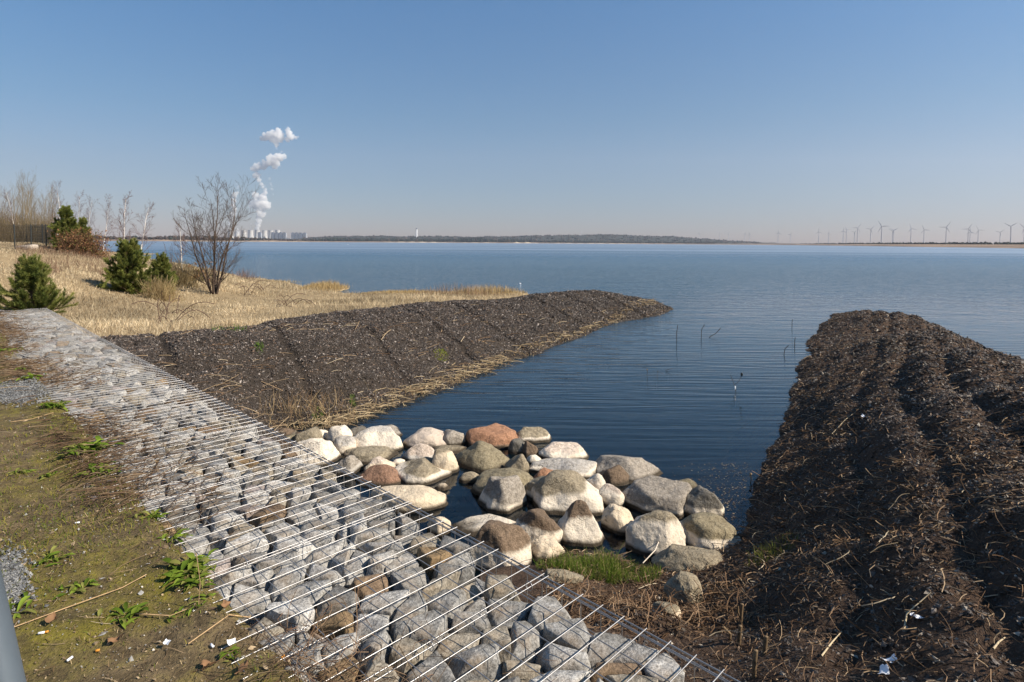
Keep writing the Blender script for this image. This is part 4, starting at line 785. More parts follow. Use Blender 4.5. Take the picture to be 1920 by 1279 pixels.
# ---------------------------------------------------------------- small things
def obj_tube(name, pts, rad, col, label, cat, k=6, mat=None, group=None): pts = np.array(pts, float); return tag(put_tubes(name, [(pts, rad, col)], mat or MBARK, None, k, loc=pts[0]), label, cat, group)
def gm(px, py): q = P(px, py, .985); q[2] = moss_z(q[None, :2])[0]; return q
def gr(px, py):
    z = .5
    for _ in range(20): q = P(px, py, z); z = .5 * z + .5 * rbank_z(q[None, :2])[0]
    q[2] = z; return q
BUTT = [(78, 1199, 20, 1, 'white cigarette end with orange filter, lowest at the left beside the long straw', ), (131, 1239, 80, 0, 'white cigarette end lying near the grey metal post at the bottom', ), (398, 1221, 140, 0, 'crushed white cigarette end near the bottom wires'), (145, 982, 25, 0, 'white cigarette end high on the brown moss'), (355, 1031, 10, 0, 'white cigarette end lying on the wire ends'), (183, 1224, 20, 2, 'short orange filter stub on the moss'), (531, 1244, 55, 2, 'orange filter stub at the bottom beside the last wires')]
for px, py, rz, kd, lb in BUTT:
    g = gm(px, py) + (0, 0, .006); root = empty('cigarette_end', g, lb, 'cigarette end', 'cigarette ends on the moss'); root.rotation_euler = (0, 0, R(rz)); L = .022 if kd < 2 else .014
    prof = lambda a, b, w_: (np.array([(a, 0, 0), (a + .001, 0, .0005), ((a + b) / 2, .001, 0), (b - .001, 0, .0003), (b, 0, 0)]), np.array([.001, w_, w_ * .92, w_, .001]), (.8,) * 3)
    if kd < 2: put_tubes('paper', [prof(-L / 2, L / 2, .0045)], MPAPER, root, 10)
    if kd: put_tubes('filter', [prof(L / 2 if kd == 1 else -L / 2, L / 2 + .011 if kd == 1 else L / 2, .0046)], MFILTER, root, 10)
def scrap(px, py, sz, label, gf, mat=MPAPER, name='paper_scrap', cat='paper scrap', seed=1, grp='paper scraps'):
    g = gf(px, py); u, v = np.meshgrid(np.linspace(-1, 1, 9), np.linspace(-1, 1, 7)); q = np.stack([u.ravel(), v.ravel() * .7, 0 * u.ravel()], -1); q[:, 2] = .35 * fbm(q + seed * 3.1, 1.3, 3, seed) + .3 * (q[:, 0] ** 2); q[:, :2] += .2 * np.stack([fbm(q, 1.7, 2, seed + 1), fbm(q, 1.7, 2, seed + 2)], -1)
    i = np.arange(63).reshape(7, 9); f = np.stack([i[:-1, :-1], i[:-1, 1:], i[1:, 1:], i[1:, :-1]], -1).reshape(-1, 4); q = np.concatenate([q, q + (0, 0, .03)]); f = np.concatenate([f, f[:, ::-1] + 63])
    o = mk(name, q * sz, f, mat, smooth=True, col=(.3, .17, .09)); o.location = tuple(g + (0, 0, .02 * 1)); o.rotation_euler = (.3, .1, seed); tag(o, label, cat, grp)
scrap(1719, 1166, .02, 'crumpled white paper caught in stems, upper one on the right bank', gr, seed=2); scrap(1667, 1247, .022, 'folded white paper near the bottom edge of the right bank', gr, seed=3); scrap(1657, 1271, .022, 'lowest crumpled white paper at the bottom edge of the right bank', gr, seed=4); scrap(1618, 784, .022, 'tiny white scrap high on the right bank', gr, seed=5)
scrap(314, 1217, .012, 'tiny white paper crumb in the middle of the brown moss', gm, seed=6); scrap(434, 1222, .015, 'small white torn paper beside the crushed cigarette end', gm, seed=7)
for px, py, sd, lb in ((422, 1157, 8, 'dry curled brown leaf beside the long straws'), (390, 1258, 9, 'pale dry leaf lying at the bottom edge of the moss'), (98, 1180, 12, 'narrow dry leaf above the white and orange cigarette end'), (216, 1208, 10, 'small pinkish dry leaf in the middle of the moss'), (455, 1269, 11, 'broad dry leaf at the bottom right of the moss')): scrap(px, py, .022, lb, gm, MSTRAW, 'dry_leaf', 'leaf', sd, 'dry leaves on the moss')
for pp, lb in (([(23, 1192), (120, 1150), (230, 1110), (275, 1092)], 'long tan straw lying across the moss in front'), ([(353, 1221), (430, 1172), (475, 1131)], 'tan straw pointing at the wires near the bottom'), ([(250, 1157), (320, 1160), (350, 1152)], 'thin curved straw beside the dock weed'), ([(20, 798), (60, 792), (100, 782)], 'pale straw on the moss below the gravel patch')): obj_tube('straw_stalk', [gm(*q) + (0, 0, .012) for q in pp], .0022, (.45, .3, .16), lb, 'straw', 5, group='long straws on the moss')
for pp, lb in (([(372, 1148), (371, 1110), (376, 1030)], 'tall thin dry stalk standing up beside the bright broad leaved weed'), ):
    b = gm(*pp[0]); obj_tube('dry_stalk', [b, b + (.004, .01, .1), b + (-.01, .01, .22)], .0014, (.36, .24, .13), lb, 'stalk')
for px, py, h, rad, lb in ((1388, 1180, .17, .011, 'forked cut wooden stake, tallest on the brown soil'), (1385, 1210, .12, .012, 'thick cut wooden stake right below the forked one'), (1368, 1200, .08, .008, 'thin slanted cut stake left of the thick stake'), (1433, 1228, .1, .012, 'cut wooden stake at the foot of the dark bank'), (1413, 1268, .13, .011, 'lowest cut wooden stake beside the wire corner'), (1272, 1180, .07, .006, 'little cut twig stake below the small tan stone')):
    b = gr(px, py); h *= .75; rad *= .85; root = empty('wooden_stake', b, lb, 'stake', 'cut stakes in the soil'); t = np.array([(0, 0, -.05), (.002, 0, h * .5), (.008 if px != 1368 else -.03, .004, h)]); put_tubes('stem', [(t, np.array([rad, rad * .95, rad * .9])), (t[-1] + np.array([(0, 0, -.001), (0, 0, .003)]), np.array([rad * .9, .0005]))], MWOOD, root, 8)
    if px == 1388: put_tubes('fork', [(np.array([(0, 0, h * .45), (-.014, 0, h * .7), (-.016, 0, h * .95)]), np.array([.006, .006, .005]))], MWOOD, root, 7)
for pp, lb in (([(1540, 1240), (1560, 1215), (1578, 1193)], 'bright straight stick lying near the bottom of the right bank'), ([(1862, 1228), (1872, 1215), (1884, 1206)], 'pair of yellowish sticks at the right edge'), ([(1560, 817), (1585, 790), (1605, 775)], 'long pale stick on the left face of the right bank'), ([(1695, 1190), (1700, 1160), (1745, 1120)], 'bent stem reaching over the white paper')): obj_tube('pale_stick', [gr(*q) + (0, 0, .02) for q in pp], np.array([.0035, .003, .0018]), (.5, .4, .26), lb, 'stick', 6, group='pale sticks on the right bank')
obj_tube('white_twig', [gr(1205, 1068) + (0, 0, .05), gr(1228, 1060) + (0, 0, .12), gr(1240, 1045) + (0, 0, .2), gr(1262, 1040) + (0, 0, .24)], .004, (.6, .52, .42), 'pale bent twig leaning on the grey brown half sunk dome', 'twig')
ls_ = [((1240, 1030), [(-.35, .02), (0, .35), (.05, .4)])]
for px, py, pts_, lb, bl in ((1380, 736, [(0, 0), (-.03, .12), (-.1, .3)], 'thin twig with white blossom standing in the channel', 1), (1213, 705, [(0, 0), (.01, .07), (0, .12)], 'short twig with yellow tip standing in the channel', 2), (1232, 706, [(0, 0), (.01, .1), (.1, .05)], 'thin bent twig right of the yellow tipped one', 0), (1315, 633, [(0, 0), (.0, .2), (.08, .35)], 'dark forked twig far out in the channel', 0), (1330, 632, [(0, 0), (.18, .1), (.3, .25)], 'slanting dark twig beside the forked twig', 0), (1269, 640, [(0, 0), (-.01, .2), (.02, .42)], 'tall thin stalk in the channel nearest the left bank tip', 0), (1470, 664, [(0, 0), (.02, .12), (.1, .2)], 'small dark twigs in the water near the right bank', 0), (1490, 648, [(0, 0), (0, .12), (.01, .2)], 'upright twig close to the right bank foot', 0), (1485, 612, [(0, 0), (0, .12), (.01, .22)], 'far upright twigs near the tip of the right bank', 0), (1253, 696, [(0, 0), (-.06, .02), (.08, .05)], 'curled dead leaf stalk floating in the channel', 0), (1407, 905, [(0, 0), (.01, .04), (0, .09)], 'small pale stick standing at the foot of the right bank', 2)):
    b = P(px, py, 0); root = empty('water_twig', b, lb, 'twig', 'twigs standing in the water'); L = [(np.array([(0, 0, -.25)] + [(x, 0, z) for x, z in pts_]), .005 if py > 680 else .009, (.07, .055, .045))]
    if len(pts_) > 2 and bl == 1: L.append((np.array([(-.03, 0, .12), (.05, 0, .2), (.09, 0, .3)]), .004, (.07, .05, .045)))
    put_tubes('stem', L, MBARK, root, 5)
    if bl:
        s1 = ico(2); mk('tip', s1[0] * (1 + .3 * fbm(s1[0], 2, 2, 3))[:, None] * ((.014, .014, .035) if bl == 1 else (.015, .015, .015)) + (pts_[-1][0] * .2 if bl == 1 else pts_[-1][0], 0, .08 if bl == 1 else pts_[-1][1]), s1[1], MPAPER if bl == 1 else MWOOD, root, smooth=True)
        if bl == 1: mk('bud', s1[0] * (.02, .02, .035) + (.09, 0, .31), s1[1], MFENCE, root, smooth=True)
v = AT(-36, 1120, .75); u_ = AT(0, 1279, .75); dvec = (u_ - v) / np.linalg.norm(u_ - v); foot = v + dvec * ((.98 - v[2]) / dvec[2]); head = v - dvec * .45
root = empty('metal_post', foot, 'leaning grey painted metal post at the bottom left corner', 'post'); put_tubes('shaft', [(np.array([foot - foot, head - foot]), .024, (.2,) * 3)], MSTEEL, root, 24); put_tubes('foot_plate', [(np.array([(0, 0, 0), (0, 0, .004), (0, 0, .012), (0, 0, .0125)]), np.array([.07, .07, .07, .001]))], MSTEEL, root, 24); put_tubes('cap', [(np.array([head - foot - dvec * .0, head - foot - dvec * .012, head - foot - dvec * .0125]), np.array([.026, .026, .001]))], MSTEEL, root, 24)
# birds: swans as white specks on the lake
for px, py, sc__, lb in ((975, 532, .2, 'white water bird swimming on the lake beyond the dark bank'), (652, 454.5, 1.6, 'far white swan near the opposite shore below the pale tower')):
    b = P(px, py, 0) if py > 500 else AT(px, 459, 500) * (1, 1, 0); s1 = ico(3); v = s1[0] * (.32, .16, .15); v[:, 2] = np.where(v[:, 0] < -.1, v[:, 2] + .06 * (-.1 - v[:, 0]) / .2, v[:, 2]); root = empty('swan', b, lb, 'bird', 'white birds on the lake')
    gull = py > 500; nz = np.array([1, 1, .45 if gull else 1]); mk('body', (v + (0, 0, .07)) * sc__, s1[1], MPAPER, root, smooth=True); put_tubes('neck', [(np.array([(.24, 0, .1), (.33, 0, .2), (.3, 0, .33), (.34, 0, .4), (.42, 0, .39)]) * nz * sc__, np.array([.06, .04, .032, .045, .03]) * sc__, (.8,) * 3)], MPAPER, root, 10); put_tubes('beak', [(np.array([(.42, 0, .39), (.5, 0, .37)]) * nz * sc__, np.array([.022, .006]) * sc__, (.5, .2, .05))], MFILTER, root, 8)
# ---------------------------------------------------------------- the far shore
rf = np.random.default_rng(12)
DPX = np.array([-900, -200, 120, 300, 480, 700, 1000, 1300, 1450, 1560, 1700, 1920, 2400, 3000.]); DD = np.array([1500, 1700, 1900, 2100, 2700, 3900, 4400, 4400, 3300, 2100, 1150, 650, 420, 360.])
def far_pt(px, D, z): q = AT(px, 457, D); return np.stack([q[..., 0], q[..., 1], np.broadcast_to(z, q[..., 0].shape)], -1)
def farv(px, D, z):
    px, D, z = np.broadcast_arrays(np.asarray(px, float), np.asarray(D, float), np.asarray(z, float)); return np.stack([(px - 960) / FPX * D, D, z], -1)
def strip(name, pxs, offs, zs, mat, kind='structure', nz=0.):
    n, m_ = len(pxs), len(offs); D0 = np.interp(pxs, DPX, DD); V = farv(pxs[:, None], D0[:, None] + offs[None], zs if zs.ndim == 2 else np.broadcast_to(zs, (n, m_)))
    V = V.reshape(-1, 3); 
    if nz: V[:, 2] += nz * fbm(V[:, :2], .004, 4, 8) * (V[:, 2] > .1)
    i = np.arange(n * m_).reshape(n, m_); f = np.stack([i[:-1, :-1], i[1:, :-1], i[1:, 1:], i[:-1, 1:]], -1).reshape(-1, 4)
    return tag(mk(name, V, f, mat, smooth=True), kind=kind)
def m_far(name, a, b, sc_=.02):
    m = M(name); c = m.coord(scale=(1, .35, 1)); n = m.noise(c, sc_, 5, .65); return m.pbr(m.mix(m.ramp(n, .35, .65), a, b), .95, spec=.1)
pxs = np.linspace(-900, 3000, 500); offs = np.array([-15, 0, 25, 70, 160, 400, 900, 2500, 6000.]); rg = np.clip((pxs - 1450) / 250, 0, 1)[:, None]; bmp = .6 + .4 * np.sin(pxs / 37.) + .3 * np.sin(pxs / 11.)
zl = np.array([-1.5, .1, 3.0, 5.5, 7.5, 8, 9, 12, 14.]); zr = np.array([-1, .1, .9, 1.7, 3., 5.2, 7.0, 8, 9.]); ZZ = zl * (1 - rg) * (.75 + .25 * bmp[:, None]) + zr * rg
strip('far_shore', pxs, offs, ZZ, m_far('shore_sand', (.3, .22, .16), (.17, .125, .095), .012))
# bright sand beaches
for k, (a, b, h0, h1) in enumerate(((290, 640, .4, 2.6), (715, 845, .3, 6.5), (862, 935, .5, 4), (955, 1010, 1, 9), (1020, 1200, .3, 4.5))):
    x = np.linspace(a, b, 50); zz = np.array([[.2, .2 + (h1 - .2) * (.6 + .4 * math.sin(q * .31 + k)) * min(1, 4 * min(q - a + 3, b - q + 3) / (b - a))] for q in x]); strip('sand_beach', x, np.array([-9., 12.]), zz, m_far(f'pale_sand_{k}', (.5, .41, .3), (.4, .31, .22), .03))
# long wooded hill and the land behind
HP = np.array([-900, -100, 150, 300, 560, 590, 640, 720, 800, 900, 960, 1040, 1130, 1200, 1260, 1330, 1420, 1520, 1700, 2000, 3000.]); HT = np.array([449, 450, 449, 449, 448, 446, 443.5, 443, 443, 444, 443, 441, 440.5, 442, 444, 449, 454.5, 457, 458, 459, 462.])
x = np.linspace(-900, 3000, 900); Dh = 6500.; hor = HY + (x - 960) * SLOPE; zt = np.maximum((hor - np.interp(x, HP, HT)) * Dh / FPX + CAMH, 8) + 4 * fbm(np.column_stack([x, x * 0]), .02, 4, 4)
prof = np.array([-1700, -1400, -900, -400, 0, 500, 4500.]); pz = np.array([0.0, .12, .5, .85, 1, .9, .3]); V = farv(x[:, None], Dh + prof[None], 5 + (zt[:, None] - 5) * pz[None] - np.array([8, 0, 0, 0, 0, 0, 0.])).reshape(-1, 3)
V[:, 2] += (V[:, 2] > 20) * 5 * fbm(V[:, :2], .004, 3, 6); i = np.arange(len(V)).reshape(-1, 7); f = np.stack([i[:-1, :-1], i[1:, :-1], i[1:, 1:], i[:-1, 1:]], -1).reshape(-1, 4); hillV = V.reshape(-1, 7, 3)
tag(mk('hills', V, f, m_far('wooded_hill', (.025, .032, .026), (.055, .055, .045), .01), smooth=True), kind='structure')
def woods(p, h, wd, cols, name, label):
    n = len(p); s_ = ico(1); m_ = len(s_[0]); h = np.broadcast_to(h, (n,)); wd = np.broadcast_to(wd, (n,))
    V = s_[0][None] * (1 + .28 * rf.normal(size=(n, m_, 1))) * np.stack([wd, wd, h * .55], -1)[:, None] + (p + np.stack([0 * h, 0 * h, h * .45], -1))[:, None]
    f = (np.arange(n)[:, None, None] * m_ + s_[1]).reshape(-1, 3); tag(mk(name, V.reshape(-1, 3), f, MFOREST, None, np.repeat(pick(cols, n, rf, .22), m_, 0)), label, 'wood', kind='stuff')
MFOREST = mat_vcol('far_foliage', .95, .3, .3, 0)
PINEC = [(.018, .026, .02), (.026, .033, .024), (.014, .02, .016)]; BARE = [(.06, .045, .038), (.08, .06, .05), (.045, .036, .03)]
n = 1800; px = rf.uniform(-400, 600, n); D0 = np.interp(px, DPX, DD); D = D0 + rf.uniform(60, 400, n); env = np.interp(px, [-400, 260, 300, 330, 400, 470, 560, 600], [.8, .7, .9, 1.15, 1.0, .95, .6, .5]); z = 6.5
woods(farv(px, D, z), rf.uniform(9, 17, n) * env * (1 + .25 * fbm(np.column_stack([px, px * 0]), .05, 3, 3)), rf.uniform(4, 8, n), BARE + PINEC[:1], 'far_wood', 'brown bare woodland along the far shore in front of the power station')
n = 2600; px = rf.uniform(565, 1340, n); D0 = np.interp(px, DPX, DD); D = D0 + rf.uniform(80, 650, n); env = np.interp(px, [565, 640, 780, 850, 880, 905, 915, 960, 1000, 1150, 1340], [.5, .9, 1, 1.1, 1.6, 1.7, 1.1, 1.35, .9, .7, .45])
woods(farv(px, D, 7), rf.uniform(13, 22, n) * env, rf.uniform(5, 9, n), PINEC * 2 + BARE[:1], 'far_wood', 'dark pine wood along the far shore below the long hill')
n = 1500; px = rf.uniform(1488, 2500, n); D0 = np.interp(px, DPX, DD); D = D0 + rf.uniform(850, 1250, n); hz = np.interp(px, [1488, 1510, 1600, 2500], [2, 5, 7, 6.]); woods(farv(px, D, np.interp(D - D0, offs, zr) - .5), hz * rf.uniform(.7, 1.15, n), rf.uniform(3, 6, n), PINEC, 'far_wood', 'low dark tree belt on the plain under the wind turbines')
j = rf.integers(0, 899, 6000); t = rf.random(6000)[:, None]; kk = rf.integers(0, 4, 6000); pp = hillV[j, kk] * (1 - t) + hillV[j, kk + 1] * t; q = proj(pp); pp = pp[(q[:, 0] > 570) & (q[:, 0] < 1430) & (pp[:, 2] > 9)]; n = len(pp)
woods(pp - (0, 0, 2), rf.uniform(9, 15, n), rf.uniform(7, 13, n), PINEC + BARE, 'hill_wood', 'mixed wood covering the long hill behind the lake')
# power station
MCONC = mat_plain('tower_concrete', (.52, .5, .47), .9, 0, .05, .02); MBLOCK = mat_plain('boiler_house_blue_grey', (.085, .11, .155), .7, 0, .1, .02); MPALE = mat_plain('pale_cladding', (.45, .46, .48), .7, 0, .05, .02); MDARKP = mat_plain('rim_and_roof_grey', (.33, .34, .36), .8, 0, .05, .02)  # the last one is a plain mid grey for tower rims and hall roofs
def lathe(prof, k=40):
    prof = np.array(prof); an = np.arange(k) * 2 * math.pi / k; V = np.stack([prof[:, :1] * np.cos(an), prof[:, :1] * np.sin(an), np.broadcast_to(prof[:, 1:], (len(prof), k))], -1).reshape(-1, 3); i = np.arange(len(prof) - 1)[:, None] * k; q = np.arange(k); return V, np.stack([i + q, i + (q + 1) % k, i + k + (q + 1) % k, i + k + q], -1).reshape(-1, 4)
DT = 9000.
def pos(px, D=DT): q = farv(px, D, 8.); return q
def zpx(px, py, D): return CAMH + (HY + (px - 960) * SLOPE - py) * D / FPX
for px, tp, wpx, D, lb in ((482.8, 431.2, 9, 9000, 'cooling tower under the tallest white steam column'), (496.5, 432, 8.6, 9100, 'sunlit cooling tower right of the steaming one, first of the three idle ones'), (508.3, 432, 8.8, 9000, 'middle one of the three idle sunlit cooling towers'), (521, 431.2, 8.6, 9000, 'rightmost sunlit cooling tower'), (470.7, 431.6, 8.6, 9700, 'bluish grey cooling tower left of the tallest steam column'), (457.8, 432, 8.6, 9900, 'bluish grey cooling tower seen through the right twigs of the bare tree'), (445, 434, 8.2, 9300, 'cooling tower hidden behind the crown of the bare tree'), (433, 433, 8.4, 9500, 'cooling tower under the steam column behind the bare tree')):
    H = zpx(px, tp, D) - 8; Rr = wpx / 2 * D / FPX; root = empty('cooling_tower', pos(px, D), lb, 'cooling tower', 'cooling towers of the power station')
    pr = [(Rr * (1 + .38 * ((1 - z) / .78) ** 2 if z < 1 else 1.0), z * H) for z in np.linspace(.06, 1, 16)]; pr = [(Rr * (.97 + .42 * (max(0, .8 - z) / .8) ** 1.7 + .03 * max(0, (z - .8) / .2)), z * H) for z in np.linspace(.07, 1, 18)]
    v, f = lathe(pr + [(pr[-1][0] - 2.5, H), (pr[-3][0] - 3, H * .85), (pr[-8][0] - 3, H * .55)]); mk('shell', v, f, MCONC, root, smooth=True); v, f = lathe([(pr[-1][0] + 1.2, H - 5), (pr[-1][0] + 1.4, H + .6), (pr[-1][0] - 2.6, H + .6)]); mk('rim', v, f, MDARKP, root, smooth=True)
    put_tubes('column_ring', [(np.array([(pr[0][0] * 1.03 * math.cos(t), pr[0][0] * 1.03 * math.sin(t), 0), (pr[0][0] * math.cos(t + .1), pr[0][0] * math.sin(t + .1), H * .075)]), 1.2, (.4,) * 3) for t in np.linspace(0, 6.1, 30)], MCONC, root, 4)
def boxes(L):
    V, F = [], []
    for x0, x1, y0, y1, z0, z1 in L:
        o = len(V); V += [(x, y, z) for z in (z0, z1) for x, y in ((x0, y0), (x1, y0), (x1, y1), (x0, y1))]; F += [(o, o + 3, o + 2, o + 1), (o + 4, o + 5, o + 6, o + 7)] + [(o + a, o + (a + 1) % 4, o + 4 + (a + 1) % 4, o + 4 + a) for a in range(4)]
    return np.array(V, float), np.array(F)
for px, tp, lb in ((487, 436, 'blue grey boiler house in front of the steaming cooling tower'), (511.4, 436.2, 'blue grey boiler house below the middle idle cooling tower'), (519, 436.2, 'blue grey boiler house left of the central pair'), (526.4, 436.2, 'blue grey boiler house below the rightmost cooling tower'), (533.6, 436.4, 'blue grey boiler house at the gap between both rows'), (549.4, 436.6, 'first boiler house of the separate right hand row'), (556.6, 436.6, 'second boiler house of the separate right hand row'), (563.6, 436.8, 'third boiler house of the separate right hand row'), (571.4, 437, 'last boiler house at the right end of the power station')):
    D = 8700.; w_ = 2.35 * D / FPX; H = zpx(px, tp, D) - 8; root = empty('boiler_house', pos(px, D), lb, 'boiler house', 'boiler houses of the power station')
    v, f = boxes([(-w_, w_, -20, 20, 0, H)]); mk('block', v, f, MBLOCK, root); v, f = boxes([(w_ + .3, w_ + 13, -14, 14, 0, H * .93)]); mk('stair_tower', v, f, MPALE, root); v, f = boxes([(-w_ * .7, w_ * .6, -12, 12, H + .2, H + 5)]); mk('roof_house', v, f, MBLOCK, root); v, f = boxes([(-w_ + 3, -w_ + 6, -20.6, -20.2, 4, H - 5), (-2, 2, -20.6, -20.2, 4, H - 5), (w_ - 7, w_ - 4, -20.6, -20.2, 4, H - 5)]); mk('facade_strip', v, f, MPALE, root)
for px, wd, h, lb in ((541.5, 30, 38, 'low white hall in the gap between both boiler house rows'), (520, 150, 26, 'long pale turbine hall below the left boiler houses'), (562, 130, 18, 'long pale turbine hall below the right boiler houses')):
    root = empty('turbine_hall', pos(px, 8500.), lb, 'industrial hall'); v, f = boxes([(-wd, wd, -15, 15, 0, h)]); mk('hall', v, f, MPALE, root); v, f = boxes([(-wd * .98, wd * .98, -13, 13, h + .2, h + 2)]); mk('roof', v, f, MDARKP, root)
root = empty('white_tower', pos(781, 6000.), 'slim white tower with dark top on the wooded ridge', 'tower'); v, f = lathe([(9, 0), (8.2, 60), (7.5, 128)], 20); mk('shaft', v, f, mat_plain('white_concrete', (.8, .8, .8), .8, 0, .03), root, smooth=True); v, f = lathe([(8.6, 128.3), (8.6, 136), (.1, 139)], 20); mk('top', v, f, MBLOCK, root, smooth=True)
# wind turbines
MWT = mat_plain('turbine_white_shaded', (.42, .43, .46), .6, 0, .03)  # white turbines, the grey of their shadow side put into the base colour
TB = [(1088, 138, 235, 120, 1), (948, 147, 228, 55, 1), (884, 158, 226, 122, 1), (866, 165, 226, 88, .55), (931, 172, 226, 40, .6), (1024, 155, 228, 48, .8), (1157, 161, 228, 32, .9), (1151, 166, 228, 150, .7), (1258, 152, 231, 110, 1), (1334, 158, 232, 112, .95), (1462, 143, 232, 58, 1), (1590, 153, 234, 62, 1), (1601, 170, 234, 95, .9), (1648, 160, 235, 118, 1), (1775, 173, 237, 40, .6), (1837, 138, 238, 150, 1), (1915, 148, 238, 130, 1), (724, 170, 224, 92, .85), (781, 178, 224, 90, .8), (489, 176, 228, 92, 1), (150, 172, 212, 145, .8), (296, 182, 220, 80, .7), (30, 180, 205, 55, .6), (560, 185, 228, 60, .5), (322, 184, 222, 100, .5), (200, 178, 216, 35, .6)]
TBL = ['tallest white wind turbine with a blade pointing up left, left of the close pair', 'white wind turbine with one blade up right, left of the tallest one', 'white wind turbine with a blade up left beside the small dark one', 'small slim turbine just left of the one with a blade up left', 'small turbine between two big ones at the left of the dense group', 'mid sized turbine with a blade up right just left of the tallest', 'right turbine of the close pair right of the tallest one', 'left turbine of the close pair right of the tallest one', 'white turbine with steep blade standing right of the close pair', 'second turbine right of the close pair with a level right blade', 'lone big turbine with level left blade in the middle of the right half', 'left one of the overlapping pair of turbines on the right', 'shorter one of the overlapping pair of turbines on the right', 'turbine directly right of the overlapping pair', 'small turbine alone left of the last big ones', 'big turbine with a long blade up left near the right edge', 'rightmost turbine cut by the picture edge', 'slim turbine left of the dark tree belt, first of two', 'second slim turbine left of the dark tree belt', 'faint lone turbine over the flat gap between hill and tree belt', 'faint turbine above the right foot of the wooded hill', 'very faint turbine left of the lone faint one', 'barely visible turbine over the right end of the wooded hill', 'barely visible turbine right of the lone faint one', 'barely visible short turbine close to the very faint one', 'barely visible turbine right of the one above the hill foot']
TB = [(1300 + a / 3.097, 380 + b / 3.097, (c - b) / 3.097, d, e) for a, b, c, d, e in TB] + [(726, 432.5, 9, 50, .6), (1090.5, 434, 9, 100, .6)]; TBL += ['tiny faint turbine left of the white tower', 'tiny turbine behind the top of the wooded hill']
for (px, py, hp, ang, e), lb in zip(TB, TBL):
    D = 105 * FPX / hp * (1.0 if hp > 15 else .95); D = min(D, 8800.); base = farv(px, D, 6.); hub = zpx(px, py, D) - 6; root = empty('wind_turbine', base, lb, 'wind turbine', 'wind turbines on the horizon'); Hs = hub
    put_tubes('tower', [(np.array([(0, 0, -4), (0, 0, Hs * .5), (0, 0, Hs - 1)]), np.array([3.4, 2.8, 2.0]), (.7,) * 3)], MWT, root, 12); yaw = R(-20) + rf.normal(0, .3); cyw, syw = math.cos(yaw), math.sin(yaw); fwd = np.array([syw, -cyw, 0]); sde = np.array([cyw, syw, 0])
    put_tubes('nacelle', [(np.array([-fwd * 8, -fwd * 7.5, fwd * 3.5, fwd * 5.5, fwd * 6]) + (0, 0, Hs), np.array([.5, 2.1, 2.3, 1.6, .3]), (.7,) * 3)], MWT, root, 10)
    BL_ = 44 * (.8 + .2 * e)
    for b_ in range(3):
        t = R(ang + 120 * b_); d = sde * math.cos(t) + np.array([0, 0, 1]) * math.sin(t); n_ = sde * -math.sin(t) + np.array([0, 0, 1]) * math.cos(t); s_ = np.array([0, .08, .2, .5, .8, 1.]); ch = np.array([1.2, 1.3, 2.2, 1.5, .9, .25]) * 1.05; th = np.array([1.2, 1, .6, .4, .25, .1]); c0 = np.array([0, 0, Hs]) + fwd * 5
        V = np.concatenate([c0 + np.outer(s_ * BL_, d) + np.outer(a_ * ch, n_) + np.outer(b2 * th, fwd) for a_, b2 in ((-.7, 0), (.2, .5), (1.1, 0), (.2, -.5))]).reshape(4, 6, 3).transpose(1, 0, 2).reshape(-1, 3); i = np.arange(5)[:, None] * 4; q = np.arange(4); f = np.stack([i + q, i + (q + 1) % 4, i + 4 + (q + 1) % 4, i + 4 + q], -1).reshape(-1, 4); mk('blade', V, [f, np.array([[20, 21, 22, 23]])], MWT, root)
# steam: closed puffy bodies filled with an even white vapour
def m_steam(name, dens):
    m = M(name); v = m.n('ShaderNodeVolumePrincipled'); v.inputs['Color'].default_value = (.99, .985, .98, 1); v.inputs['Density'].default_value = dens; v.inputs['Anisotropy'].default_value = .0; m.l(v.outputs[0], m.out.inputs['Volume']); return m.m
STEAM = m_steam('steam', .028); WISP = m_steam('thin_steam', .006)
def cloud(puffs, label, mat, seed, D=9000.):
    b = bmesh.new(); rw = np.random.default_rng(seed); k = D / FPX; s_ = ico(3); V, F, o = [], [], 0; px0, py0 = np.mean([p[0] for p in puffs]), np.mean([p[1] for p in puffs]); c0 = farv(px0, D, zpx(px0, py0, D))
    for px, py, pr in puffs:
        subs = [(0, 0, 0, pr * .85)] + [(*(unit(rw.normal(size=3)) * pr * rw.uniform(.6, .95)), pr * rw.uniform(.25, .55)) for _ in range(14)]
        for dx, dy, dz, q in subs:
            c = farv(px, D, zpx(px, py, D)) + np.array([dx, dy * 1.0, dz]) * k - c0; v = s_[0] * (1 + .16 * fbm(s_[0] + rw.random() * 50, 2.2, 3, seed))[:, None] * q * k; V.append(v + c); F.append(s_[1] + o); o += len(v)
    ob = mk('steam_cloud', np.concatenate(V), np.concatenate(F), mat, smooth=True); ob.location = [float(x_) for x_ in c0]; md = ob.modifiers.new('union', 'REMESH'); md.mode = 'VOXEL'; md.voxel_size = .4 * k; md.use_smooth_shade = True
    tx = bpy.data.textures.new('puffs', 'CLOUDS'); tx.noise_scale = 2.0 * k; tx.noise_depth = 5; d = ob.modifiers.new('puff', 'DISPLACE'); d.texture = tx; d.strength = 3.2 * k; d.mid_level = .5
    tag(ob, label, 'steam', 'steam clouds of the power station')
cloud([(483, 429, 4.2), (484, 422, 5), (486, 413, 6.2), (490, 402, 7.5), (484, 407, 4), (487, 393, 7.5), (479, 385, 8), (489, 381, 9), (499, 385, 8), (504, 386, 6), (493, 370, 7.5), (481, 368, 6.5), (471, 381, 5), (499, 361, 4), (500, 356, 2.6)], 'thick white steam column standing on the steaming cooling tower', STEAM, 1)
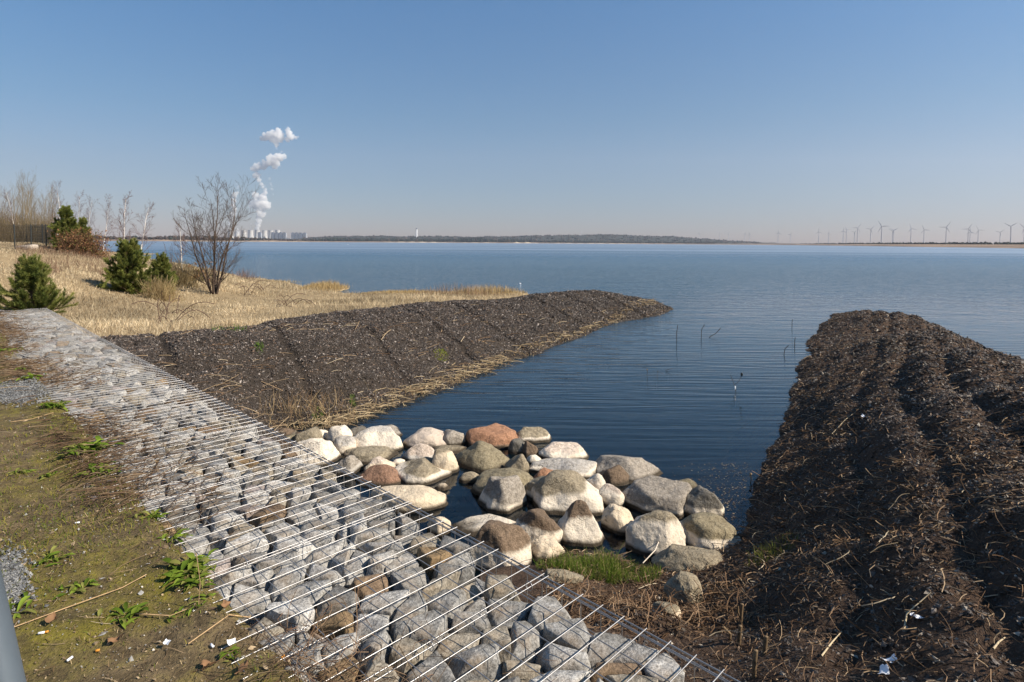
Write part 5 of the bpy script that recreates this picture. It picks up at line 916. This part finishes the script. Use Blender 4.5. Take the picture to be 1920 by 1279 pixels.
cloud([(494, 352, 2.6), (492, 346, 3.4), (487, 339, 4.5), (483, 329, 6.5), (478, 318, 6), (486, 313, 7), (496, 316, 5), (500, 309, 7), (510, 305, 9), (519, 300, 9), (508, 298, 7), (526, 296, 7.5), (534, 294, 4.5), (516, 314, 5), (522, 308, 6)], 'slanting white steam cloud in the middle of the tall plume', STEAM, 2)
cloud([(494, 262, 5), (502, 259, 7.5), (512, 255, 8), (522, 253, 9), (529, 258, 7), (516, 265, 7), (520, 273, 4.5), (524, 265, 6), (545, 252, 6.5), (542, 246, 4.5), (548, 259, 6), (541, 264, 5), (556, 260, 3), (561, 259, 1.8)], 'detached ragged steam cloud topmost in the sky', STEAM, 3)
cloud([(431, 429, 3.5), (433, 420, 4.5), (435, 411, 5), (438, 402, 5), (441, 393, 4.5), (438, 385, 5), (440, 376, 5), (441, 366, 5), (446, 362, 3.2)], 'white steam column rising behind the crown of the bare tree', STEAM, 4)
cloud([(447, 436, 2.5), (446, 430, 2)], 'small white steam puff low behind the bare tree', STEAM, 7)
cloud([(509, 345, 3), (511, 355, 3.2), (513, 365, 2), (511, 349, 2.2)], 'thin steam wisp right of the tall plume', WISP, 5)
cloud([(471, 428, 2.4), (472, 420, 2.2), (472, 400, 4), (473, 395, 4), (470, 408, 3)], 'thin steam wisp above the bluish grey tower', WISP, 6)
cloud([(447, 353, 3), (450, 350, 2.4), (445, 346, 2)], 'thin steam wisp above the left steam column', WISP, 8)
cloud([(499, 356, 3.4), (496, 350, 3.4), (507, 336, 3), (530, 286, 2.6), (521, 280, 2.8)], 'thin torn steam shreds between the stacked clouds of the tall plume', WISP, 9)
# ---------------------------------------------------------------- the hazy air
hm = M('haze'); hv = hm.n('ShaderNodeVolumePrincipled'); hv.inputs['Color'].default_value = (.66, .69, .78, 1); hv.inputs['Density'].default_value = 4.5e-5; hv.inputs['Anisotropy'].default_value = .2; hm.l(hv.outputs[0], hm.out.inputs['Volume'])
v, f = boxes([(-12500, 12500, -12500, 12500, -11, 1800)]); ob = mk('haze', v, f, hm.m); ob['kind'] = 'stuff'; ob['label'] = 'pale blue haze over the lake'
